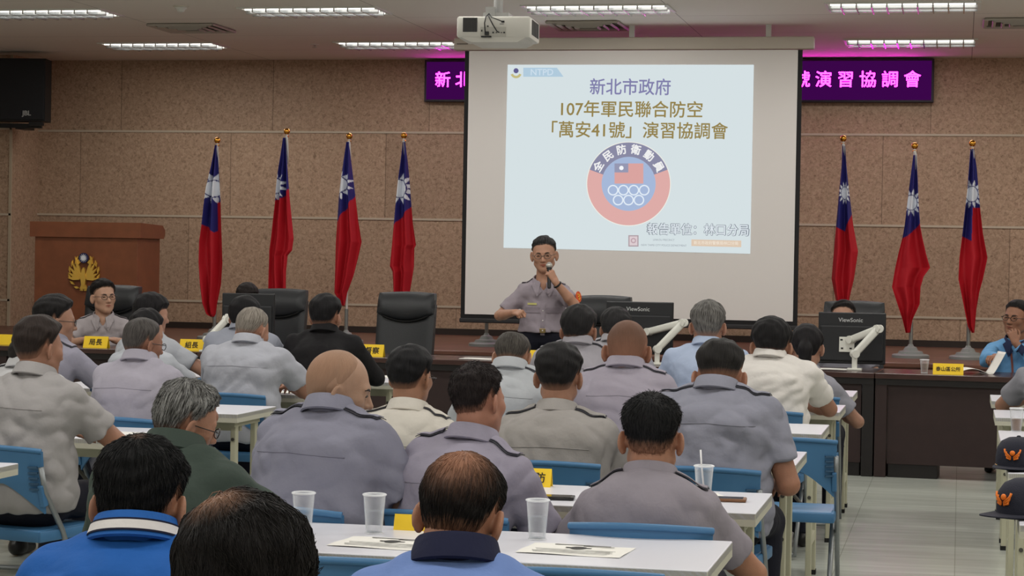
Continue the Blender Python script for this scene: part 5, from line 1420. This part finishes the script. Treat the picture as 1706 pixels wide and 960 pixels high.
HB = (30, 27, 26)
def H(style='short', top=0.026, side=0.012, rgb=HB, seed=1, rough=0.003, thin=0.0, skin=(186, 140, 112), crown=(0, -0.06, 0.11), radius=0.06, grey=None, bald=None, strands=0, gloss=0.45, **kw):
    d = dict(f=hair_sdf(style, top, side, seed, rough, bald), mk=lambda sk: mat_hair('hair', rgb, sk if style != 'x' else skin, crown, thin, radius, grey, gloss, True, top < 0.006), strands=strands)
    d.update(tt=top, ts=side); d.update(kw); return d
LAV, GRY, PGR = (176, 172, 184), (174, 174, 178), (196, 200, 206)
# ------------------------------------------------------------------ the audience, nearest first
person('person in a bright blue polo with a white-striped collar, seen from behind at bottom left', 237, 727, 152, 868, 3.62, 'blue folding chair under the person in the bright blue polo', facing_deg=8, pitch=16, yaw=-8, build=1.02, shirt=(36, 98, 180), shirt_kind='polo', collar_rgb=(42, 102, 182),
       stripes=[((24, 26, 50), 0.012, 0.008), ((236, 232, 230), 0.008, -0.010), ((24, 26, 50), -0.010, -0.014)], skin=(178, 122, 92), wrinkle=0.7, lean=0.02,
       hair=H('short', 0.022, 0.007, (20, 20, 21), 3, 0.0016, 0.6, (150, 112, 88), (0.004, -0.06, 0.115), 0.03, strands=5000, len=0.018, lift=0.35), armR='lap', armL='lap')
person('person at the very bottom, only thinning black hair with scalp at the crown showing', 410, 822, 240, 1010, 2.28, 'blue folding chair under the person at the very bottom of the picture', facing_deg=0, pitch=14, yaw=4, build=1.0, shirt=(60, 64, 78), shirt_kind='polo', skin=(180, 128, 98),
       hair=H('bangs', 0.032, 0.024, (22, 19, 18), 7, 0.0035, 1.0, (158, 116, 90), (-0.03, -0.070, 0.120), 0.066, strands=6500, len=0.05, lift=0.12, whorl=V3(-0.03, -0.04, 0.125), gloss=0.35))
person('person with a bald patch on the crown and a light blue polo with navy collar', 770, 757, 146, 902, 3.62, 'blue folding chair under the person in light blue with the bald patch', facing_deg=4, pitch=22, yaw=-10, roll=4, build=0.96, shirt=(118, 146, 206), shirt_kind='polo', collar_rgb=(30, 34, 62), skin=(184, 126, 96), wrinkle=0.6,
       hair=H('short', 0.016, 0.009, (26, 23, 22), 11, 0.002, 1.0, (158, 112, 82), (0.0, -0.085, 0.098), 0.115, strands=3800, len=0.024, lift=0.2))
person('person with grey hair and glasses in a dark green shirt, head turned to the right', 312, 633, 112, 727, 5.12, 'blue folding chair under the person in the green shirt', facing_deg=-18, yaw=-34, pitch=20, roll=6, build=1.12, girth=1.05, shirt=(68, 80, 74), shirt_kind='polo', skin=(178, 124, 96), sleeve=0.75, wrinkle=0.9,
       hair=H('short', 0.022, 0.011, (62, 60, 58), 13, 0.004, grey=((178, 178, 176), 0.85), strands=4500, len=0.022, lift=0.4), glasses=(40, 34, 32), armL='lap', armR='table')
person('big person with a shaven head in a grey-lavender shirt, face turned to the right', 566, 585, 120, 668, 6.18, 'blue folding chair under the big shaven-headed person', facing_deg=-20, yaw=-52, pitch=14, roll=4, build=1.22, girth=1.28, shirt=(146, 146, 164), shirt_kind='uniform', epaulette=True, skin=(186, 144, 116), jaw=1.12, face=True, hscale=1.08,
       hair=H('recede', 0.003, 0.0028, (164, 128, 105), 17, 0.0003, 0.9, (190, 148, 120), (0, -0.02, 0.12), 0.12), armL='lap', armR='lap', sw=0.215)
person('person with flat cropped black hair and grey-lavender shirt, alone before the front table', 1087, 655, 98, 780, 6.13, 'blue folding chair with its whole top edge under the flat-cropped person, second table', facing_deg=2, pitch=6, yaw=0, build=1.0, girth=1.05, shirt=(158, 152, 162), skin=(186, 128, 98), sw=0.182, drop=0.012,
       hair=H('high', 0.024, 0.008, (26, 26, 27), 19, 0.0022, strands=3500, len=0.014, lift=0.6))
person('person in a lavender shirt leaning left, dark cropped hair, beside the yellow card', 800, 605, 92, 716, 6.18, 'blue folding chair of the lavender-shirted person leaning left', chair_dx=0.07, facing_deg=-14, yaw=-18, pitch=8, roll=-6, build=1.0, shirt=(166, 160, 178), skin=(184, 124, 98), side_lean=-0.06, slope=0.025,
       hair=H('short', 0.024, 0.010, (38, 32, 32), 23, 0.0028, strands=3000, len=0.014, lift=0.5))
person('broad person in a khaki-grey uniform shirt with black epaulettes, back squarely to us', 932, 569, 77, 674, 7.92, 'blue folding chair under the person with squared shoulders, behind the yellow card', pitch=4, yaw=0, build=1.12, girth=1.15, shirt=(168, 164, 160), skin=(178, 126, 100), wrinkle=1.3,
       hair=H('short', 0.028, 0.013, (28, 27, 28), 29, 0.0026))
person('person in a cream uniform shirt with black piped shoulders, black hair', 686, 574, 78, 672, 7.92, 'blue folding chair under the person in the cream uniform shirt', facing_deg=-6, yaw=-12, pitch=6, build=1.0, shirt=(216, 210, 200), skin=(176, 124, 96), wrinkle=1.2, glasses=(50, 46, 44),
       hair=H('short', 0.028, 0.016, (22, 22, 24), 31, 0.0026))
person('large person in a blue-grey shirt seated at the aisle, right arm hanging down', 1200, 566, 80, 634, 7.92, 'blue folding chair of the big person in blue-grey seated at the aisle', facing_deg=-4, pitch=26, yaw=8, build=1.18, girth=1.2, shirt=(150, 152, 166), skin=(176, 120, 92), wrinkle=1.5, sw=0.222, armR='down', armL='table',
       hair=H('high', 0.024, 0.008, (30, 28, 27), 37, 0.0022))
person('older person with a bare shiny crown and dark side hair, grey shirt', 855, 552, 64, 602, 9.38, 'blue folding chair under the older person with a bare crown', pitch=26, yaw=-4, build=0.98, shirt=PGR, skin=(190, 138, 110), jaw=1.05,
       hair=H('short', 0.010, 0.014, (52, 48, 44), 41, 0.002, grey=((110, 106, 100), 0.4), bald=(V3(0, 0.03, 0.115), V3(0.062, 0.115, 0.062))))
person('bald brown-headed person in a pale lavender shirt before the middle monitor', 1046, 535, 70, 600, 9.38, 'blue folding chair under the bald brown-headed person', pitch=14, yaw=0, build=1.08, girth=1.1, shirt=(178, 172, 186), skin=(172, 116, 90), jaw=1.08,
       hair=H('recede', 0.0032, 0.0038, (104, 76, 62), 43, 0.0004, 0.8, (168, 118, 92), (0, 0.0, 0.115), 0.11))
person('broad dark-haired person in grey facing the speaker, ears standing out', 966, 507, 64, 564, 11.10, 'blue folding chair under the broad person facing the speaker', pitch=6, yaw=-10, build=1.1, shirt=(172, 168, 176), skin=(176, 122, 96), hscale=1.13, sw=0.21,
       hair=H('short', 0.022, 0.010, (34, 33, 34), 47, 0.0024))
person('person in a plain white shirt by the aisle, forearm on the table edge', 1286, 528, 72, 585, 11.10, 'blue folding chair under the person in the plain white shirt', facing_deg=-4, pitch=14, yaw=6, build=1.14, girth=1.15, shirt=(238, 234, 228), shirt_kind='polo', skin=(176, 124, 98), hscale=1.2, sw=0.235, wrinkle=1.4, armR='table',
       hair=H('short', 0.028, 0.014, (24, 23, 24), 53, 0.0026))
def pony(q):
    d = hair_sdf('short', 0.020, 0.016, 57, 0.0024)(q)
    return smin(d, smin(caps(q, V3(0, -0.10, 0.045), V3(0.0, -0.125, -0.03), 0.026, 0.036), caps(q, V3(0, -0.125, -0.03), V3(0.0, -0.115, -0.24), 0.038, 0.026), 0.02), 0.015)
person('woman with a long black ponytail in a grey shirt at the front row', 1345, 540, 53, 612, 12.46, 'blue folding chair under the woman with the ponytail', pitch=12, yaw=0, build=0.86, girth=0.9, shirt=(160, 160, 172), skin=(182, 132, 106), hscale=1.12, epaulette=False,
       hair=dict(f=pony, m=mat_hair('hair', (24, 22, 24)), lo=(-0.125, -0.19, -0.29)))
person('grey-haired person in a pale blue shirt, tallest head before the screen at right', 1180, 500, 56, 566, 12.46, 'blue folding chair under the grey-haired person in pale blue', pitch=4, yaw=4, build=1.05, shirt=(190, 206, 234), shirt_kind='polo', skin=(186, 134, 108), hscale=1.2, sw=0.225,
       hair=H('short', 0.026, 0.012, (66, 64, 62), 59, 0.0028, grey=((140, 138, 134), 0.7)))
person('slim dark-haired person half hidden behind the bald brown head', 1027, 511, 50, 560, 12.46, 'blue folding chair under the slim person half hidden behind the bald brown head', pitch=6, yaw=-6, build=0.95, shirt=(178, 176, 182), skin=(176, 124, 98), hscale=1.05,
       hair=H('short', 0.026, 0.012, (40, 39, 40), 61, 0.0026))
# left block
person('big person with brown-black hair in grey at the left edge, elbow on the table', 68, 525, 84, 612, 7.72, 'blue folding chair with side slots at the left edge under the big brown-haired person', facing_deg=-14, yaw=-18, pitch=8, roll=-3, build=1.15, girth=1.18, shirt=(172, 168, 168), shirt_kind='uniform', epaulette=False, skin=(176, 122, 96), wrinkle=1.2, armR='table', armL='table',
       hair=H('short', 0.030, 0.016, (44, 36, 33), 67, 0.003))
person('person in lavender with glasses and a greying crop, ear to the right', 240, 530, 66, 590, 9.25, 'blue folding chair of the person in lavender with glasses, left block', facing_deg=-8, yaw=-32, pitch=10, build=1.05, shirt=(186, 182, 196), skin=(166, 112, 88), glasses=(36, 34, 36), armR='table', armL='table', epaulette=False,
       hair=H('short', 0.016, 0.008, (64, 60, 58), 71, 0.0024, grey=((96, 92, 90), 0.5)))
person('person with an open-necked pale shirt mostly hidden behind the big brown-haired man', 46, 560, 60, 602, 9.38, 'blue folding chair under the person hidden behind the big brown-haired one', pitch=12, yaw=0, build=1.0, shirt=(206, 206, 208), skin=(176, 124, 98),
       hair=H('short', 0.024, 0.012, HB, 73), armR='table')
person('person in profile with glasses and thick black hair, grey shirt, far left', 94, 490, 62, 560, 10.95, 'blue folding chair under the person in profile with glasses at the left', facing_deg=-18, yaw=-40, pitch=6, build=1.02, shirt=(160, 158, 174), skin=(178, 128, 102), hscale=1.13, glasses=(40, 38, 40), armR='table',
       hair=H('short', 0.030, 0.018, (24, 22, 22), 79, 0.003))
def longhair(q):
    d = hair_sdf('long', 0.020, 0.020, 83, 0.0026)(q)
    return smin(d, caps(q, V3(0, -0.055, 0.0), V3(0, -0.06, -0.13), 0.06, 0.045), 0.03)
person('person with long black hair between the man in lavender and the front row', 246, 514, 56, 572, 11.22, 'blue folding chair under the person with long black hair, left block', facing_deg=-6, yaw=-24, pitch=12, build=0.92, shirt=(196, 200, 208), skin=(186, 136, 110), hscale=1.02, epaulette=False, armR='table',
       hair=dict(f=longhair, m=mat_hair('hair', (22, 20, 22)), lo=(-0.125, -0.15, -0.20)))
person('broad person with close-cropped grey hair in pale grey, reading at the left block', 421, 513, 60, 562, 11.10, 'blue folding chair of the grey-cropped reading person, beside the free table end', facing_deg=-6, yaw=-16, pitch=24, build=1.2, girth=1.15, shirt=(184, 186, 196), skin=(188, 132, 106), hscale=1.1, sw=0.235, wrinkle=1.3, armR='table', armL='table', epaulette=False,
       hair=H('short', 0.010, 0.006, (106, 98, 90), 89, 0.0016, grey=((168, 162, 152), 0.6)))
person('front row person with smooth black hair turned right, left of the raised name card', 254, 487, 52, 548, 12.46, 'blue folding chair under the front row person turned right at the left', facing_deg=-10, yaw=-38, pitch=8, build=0.95, shirt=(190, 194, 202), skin=(190, 138, 112), hscale=1.08, armR=((0.22, 0.34, 0.84), (1, -0.2, -0.5)), epaulette=False,
       hair=H('bangs', 0.026, 0.018, (24, 22, 24), 97, 0.0022))
person('front row person with black hair in blue-grey before the left monitor', 409, 492, 50, 540, 12.46, 'blue folding chair under the front row person before the left monitor', pitch=6, yaw=0, build=1.05, shirt=(164, 168, 182), skin=(184, 132, 106), hscale=1.08, armR='table', armL='table', epaulette=False, sw=0.21,
       hair=H('bangs', 0.026, 0.020, (20, 19, 21), 101, 0.0024))
person('person in a black jacket with black hair, left of the empty leather chair', 544, 489, 54, 544, 12.46, 'blue folding chair under the person in the black jacket', facing_deg=0, pitch=5, yaw=-12, build=1.08, shirt=(30, 29, 32), shirt_kind='jacket', sleeve=1.92, skin=(180, 126, 100), hscale=1.12, sw=0.215, armR='table', armL='table',
       hair=H('short', 0.026, 0.013, (24, 23, 25), 103, 0.0026))
person('person in a grey shirt cut by the right picture edge, leaning on the table', 1766, 535, 60, 598, 12.35, 'blue folding chair under the grey-shirted person at the right edge', facing_deg=4, pitch=12, yaw=0, build=1.08, shirt=(150, 150, 158), skin=(178, 126, 100), sw=0.215, armL='table', armR='table', epaulette=False,
       hair=H('short', 0.022, 0.010, HB, 107))
# ------------------------------------------------------------------ people facing us behind the front desks
def face_to(px, Y, extra=0.0):
    p = at_y(px, 480, Y); return math.degrees(math.atan2(float(p[0]), -float(p[1])))+extra+0.0
# seated officer below the lectern
person('officer with glasses seated under the lectern, face turned to his left', 173, 464, 46, 520, Y=16.98, facing_deg=180+18, yaw=28, pitch=0, roll=2, build=1.02, shirt=(186, 178, 182), skin=(206, 156, 128), lean=-0.02, hscale=1.2, sw=0.205, face=True, glasses=(60, 54, 52), yoke=False, armR='table', armL='table', res=0.0062,
       hair=H('short', 0.026, 0.010, (26, 23, 23), 109, 0.0024, strands=0))
person('person behind the left monitor, only the top of dark hair visible', 412, 471, 42, 530, Y=16.95, facing_deg=180+14, pitch=14, build=0.95, shirt=(178, 174, 180), skin=(196, 146, 120), lean=0.0, hscale=1.05, yoke=False, epaulette=False, face=True,
       hair=H('bangs', 0.026, 0.014, (32, 26, 25), 113, 0.0026))
person('person peering over the right monitor, only hair and eyes visible', 1405, 499, 45, 556, Y=16.85, facing_deg=180, pitch=0, build=0.92, shirt=(150, 150, 160), skin=(198, 148, 122), lean=0.0, hscale=1.12, yoke=False, epaulette=False, face=True,
       hair=H('short', 0.020, 0.014, (26, 22, 22), 127, 0.0026))

# the speaker, standing with a microphone
SPY = 16.9
spk = person('officer standing at the microphone before the screen, grey-lavender short-sleeved uniform shirt', 907, 393, 40, 462, Y=SPY, facing_deg=190, yaw=-4, pitch=8, roll=3, build=0.98, girth=0.98, shirt=(176, 166, 176), skin=(206, 150, 120), standing=True, face=True, glasses=(90, 82, 78), yoke=False, res=0.0046, hscale=1.22, sleeve=0.80, sw=0.178,
       hair=H('short', 0.017, 0.005, (32, 31, 32), 131, 0.004, grey=((80, 79, 80), 0.5)), lean=-0.02,
       armR=(at_y(857, 521, 16.66), (0.9, -0.5, -0.6), dict(n=V3(0.3, 0.5, 0.8), d=V3(-0.55, 0.75, 0.0), curl=(75, 85, 60), thumb=(20, 40))),
       armL=(at_y(925, 470, 16.64), (-0.9, -0.1, -1.0), dict(n=V3(-0.45, 0.8, 0.35), d=V3(0.45, 0.12, 0.88), curl=(62, 75, 50), thumb=(25, 30))))
T = spk['t']; W_ = lambda P: spk['R2'].T @ (np.asarray(P, float)-np.array([spk['root'][0], spk['root'][1], 0]))
belt = []
pz = spk['pel'][2]
MB().tube([(0.165*math.cos(a), 0.132*math.sin(a), pz+0.045) for a in np.linspace(0, 2*math.pi, 36, endpoint=False)], 0.016, closed=True).build('belt', mat('belt_black', (18, 18, 20), 0.4), T, smooth=True)
MB().box((0.0, 0.145, pz+0.045), (0.05, 0.014, 0.038), bevel=0.004).build('belt_buckle', mat('buckle_brass', (150, 132, 92), 0.3, 0.8), T)
def on_front(x, z, lift=0.003):
    q_ = spk['surf'](V3(x, spk['c7'][1]+0.36, z), V3(0, -1, 0)); q_ = V3(x, 0.12, z) if q_ is None else q_; return q_+V3(0, lift, 0)
def patch(nm, x, z, w, h, m_, lift=0.004, th=0.003, n=5):
    P_ = np.array([[on_front(x-w/2+w*i/(n-1), z-h/2+h*j/(n-1), lift) for j in range(n)] for i in range(n)])
    return MB().grid(P_, np.array([0, th, 0])).build(nm, m_, spk['shirt'], smooth=40)
cz_ = spk['c7'][2]
pk = mat_cloth('pocket_cloth', (160, 150, 160))
patch('pocket_flap', 0.085, cz_-0.235, 0.115, 0.045, pk); patch('pocket_flap', -0.085, cz_-0.235, 0.115, 0.045, pk)
patch('name_badge', 0.09, cz_-0.185, 0.075, 0.016, mat('badge_gold_green', (200, 196, 120), 0.4), 0.005)
patch('placket', 0.0, cz_-0.31, 0.035, 0.26, mat_cloth('placket_cloth', (168, 158, 168)), 0.002)
for k in range(3):
    q_ = on_front(0.0, cz_-0.24-0.08*k, 0.006); MB().ball(q_, 0.0065, (1, 0.5, 1)).build('button', mat('button_white', (220, 216, 214), 0.4), spk['shirt'], smooth=True)
# shoulder patch on the raised arm's sleeve
mid = spk['shL']*0.5+spk['eL']*0.5; o_ = nrm(V3(-0.75, 0.62, 0.15)); q_ = spk['surf'](mid+o_*0.2, -o_)
if q_ is not None:
    mm = Matrix.Translation(Vector(q_+o_*0.004)) @ Vector(o_).to_track_quat('Z', 'Y').to_matrix().to_4x4()
    m_ = MB(); m_.cyl((0, 0, 0), (0, 0, 0.004), 0.042, seg=20); bmesh.ops.scale(m_.bm, vec=Vector((0.8, 1.1, 1)), verts=m_.bm.verts[:]); bmesh.ops.transform(m_.bm, matrix=mm, verts=m_.bm.verts[:])
    pt = m_.build('shoulder_patch', mat('patch_orange', (226, 96, 48), 0.6), spk['shirt'])
    m_ = MB(); m_.tube([(-0.012, 0.022, 0.005), (0.012, 0.014, 0.005), (-0.006, 0.0, 0.005), (0.012, -0.012, 0.005), (-0.004, -0.024, 0.005)], 0.005, seg=6); bmesh.ops.transform(m_.bm, matrix=mm, verts=m_.bm.verts[:])
    m_.build('patch_mark', mat('patch_yellow', (240, 200, 70), 0.6), spk['shirt'])
wl, el_ = spk['wL'], spk['eL']; dv = nrm(wl-el_)
ctr = wl-dv*0.03; x_ = nrm(np.cross(dv, V3(0, 0, 1))); y_ = np.cross(dv, x_)
MB().tube([ctr+(x_*math.cos(a)+y_*math.sin(a))*0.031 for a in np.linspace(0, 2*math.pi, 20, endpoint=False)], 0.008, seg=8, closed=True).build('wristwatch', mat('watch_black', (20, 18, 18), 0.35), T, smooth=True)
# microphone in his hand (held thing: its own object)
dH, nH = nrm(V3(0.45, 0.12, 0.88)), V3(-0.45, 0.8, 0.35); nH = nrm(nH-dH*(nH @ dH)); latH = np.cross(dH, nH)
gp = wl+dH*0.078-nH*0.026
ax_ = nrm(V3(0.02, -0.38, 0.92))
gw = spk['R2'] @ gp+np.array([spk['root'][0], spk['root'][1], 0]); aw = spk['R2'] @ ax_
mic = thing('microphone', gw-aw*0.115, 'handheld microphone held to the mouth of the standing officer', 'microphone')
mic.rotation_euler = Vector(aw).to_track_quat('Z', 'Y').to_euler()
MB().lathe([(0.012, -0.01), (0.015, 0.0), (0.0165, 0.10), (0.019, 0.155), (0.023, 0.165)], seg=20).build('handle', mat('mic_black', (30, 31, 34), 0.35), mic, smooth=40)
MB().ball((0, 0, 0.187), 0.027, (1, 1, 1.1)).build('grille', mat('mic_grille', (176, 172, 166), 0.35, 0.7, bump=0.6, bscale=500), mic, smooth=True)
MB().lathe([(0.0262, 0.178), (0.0275, 0.181), (0.0275, 0.189), (0.0262, 0.192)], seg=20, cap0=False, cap1=False).build('band', mat('mic_band', (200, 198, 190), 0.3, 0.6), mic, smooth=True)

# the man in the light blue jacket at the right
bj = person('person in a light blue jacket with glasses, hand on chin above an open booklet', 1694, 499, 46, 560, Y=16.75, facing_deg=176, yaw=-26, pitch=-2, roll=-4, build=1.08, girth=1.05, shirt=(122, 180, 232), shirt_kind='jacket', sleeve=1.86, collar_rgb=(48, 56, 88), skin=(166, 112, 84), face=True, glasses=(24, 22, 24), lean=0.0, hscale=1.16, wrinkle=1.5, res=0.005,
       hair=H('short', 0.020, 0.009, (26, 24, 24), 137, 0.002),
       armL=(at_y(1692, 572, 16.52), (-0.9, 0.1, -0.9), dict(n=V3(-0.1, 0.9, 0.3), d=V3(0.32, -0.25, 0.9), curl=(40, 55, 35), thumb=(45, 20))),
       armR=(at_y(1660, 595, 16.28), (0.9, -0.3, -0.6), dict(n=V3(0.2, 0.5, 0.8), d=V3(0.35, 0.8, 0.0), curl=(40, 45, 30), thumb=(40, 20))))
ln = []
for z_ in np.linspace(0.02, 0.30, 10):
    for_ = bj['surf'](V3(bj['c7'][0]+0.035-0.03*z_/0.3, 0.32, bj['c7'][2]-0.05-z_), V3(0, -1, 0))
    if for_ is not None: ln.append(for_+V3(0, 0.004, 0))
if len(ln) > 3:
    P_ = np.array([[q_+V3(dx, 0, 0) for q_ in ln] for dx in (-0.008, 0.008)]); MB().grid(P_, np.array([0, 0.002, 0])).build('lanyard', mat('lanyard_brown', (132, 70, 56), 0.6), bj['t'], smooth=40)
# open booklet on the desk before him
bp_ = at_y(1648, 612, 15.95)
bk_ = thing('booklet', (float(bp_[0]), float(bp_[1]), DZ), 'open white booklet held up on the desk before the man in light blue', 'booklet', None, 0.25)
for s_, nm in ((-1, 'page'), (1, 'page')):
    nu, nv = 10, 6; P_ = np.zeros((nu, nv, 3))
    for i in range(nu):
        u_ = i/(nu-1); lift_ = 0.16*u_**1.1 if s_ > 0 else 0.035*math.sin(u_*2.6)
        for j in range(nv): P_[i, j] = (s_*(0.02+(0.09 if s_ > 0 else 0.19)*u_), -0.05+0.22*j/(nv-1), 0.004+lift_)
    MB().grid(P_, np.array([0, 0, 0.003])).build(nm, PAP, bk_, smooth=True)
MB().box((0, 0.06, 0.003), (0.03, 0.22, 0.004)).build('spine', PAP, bk_)
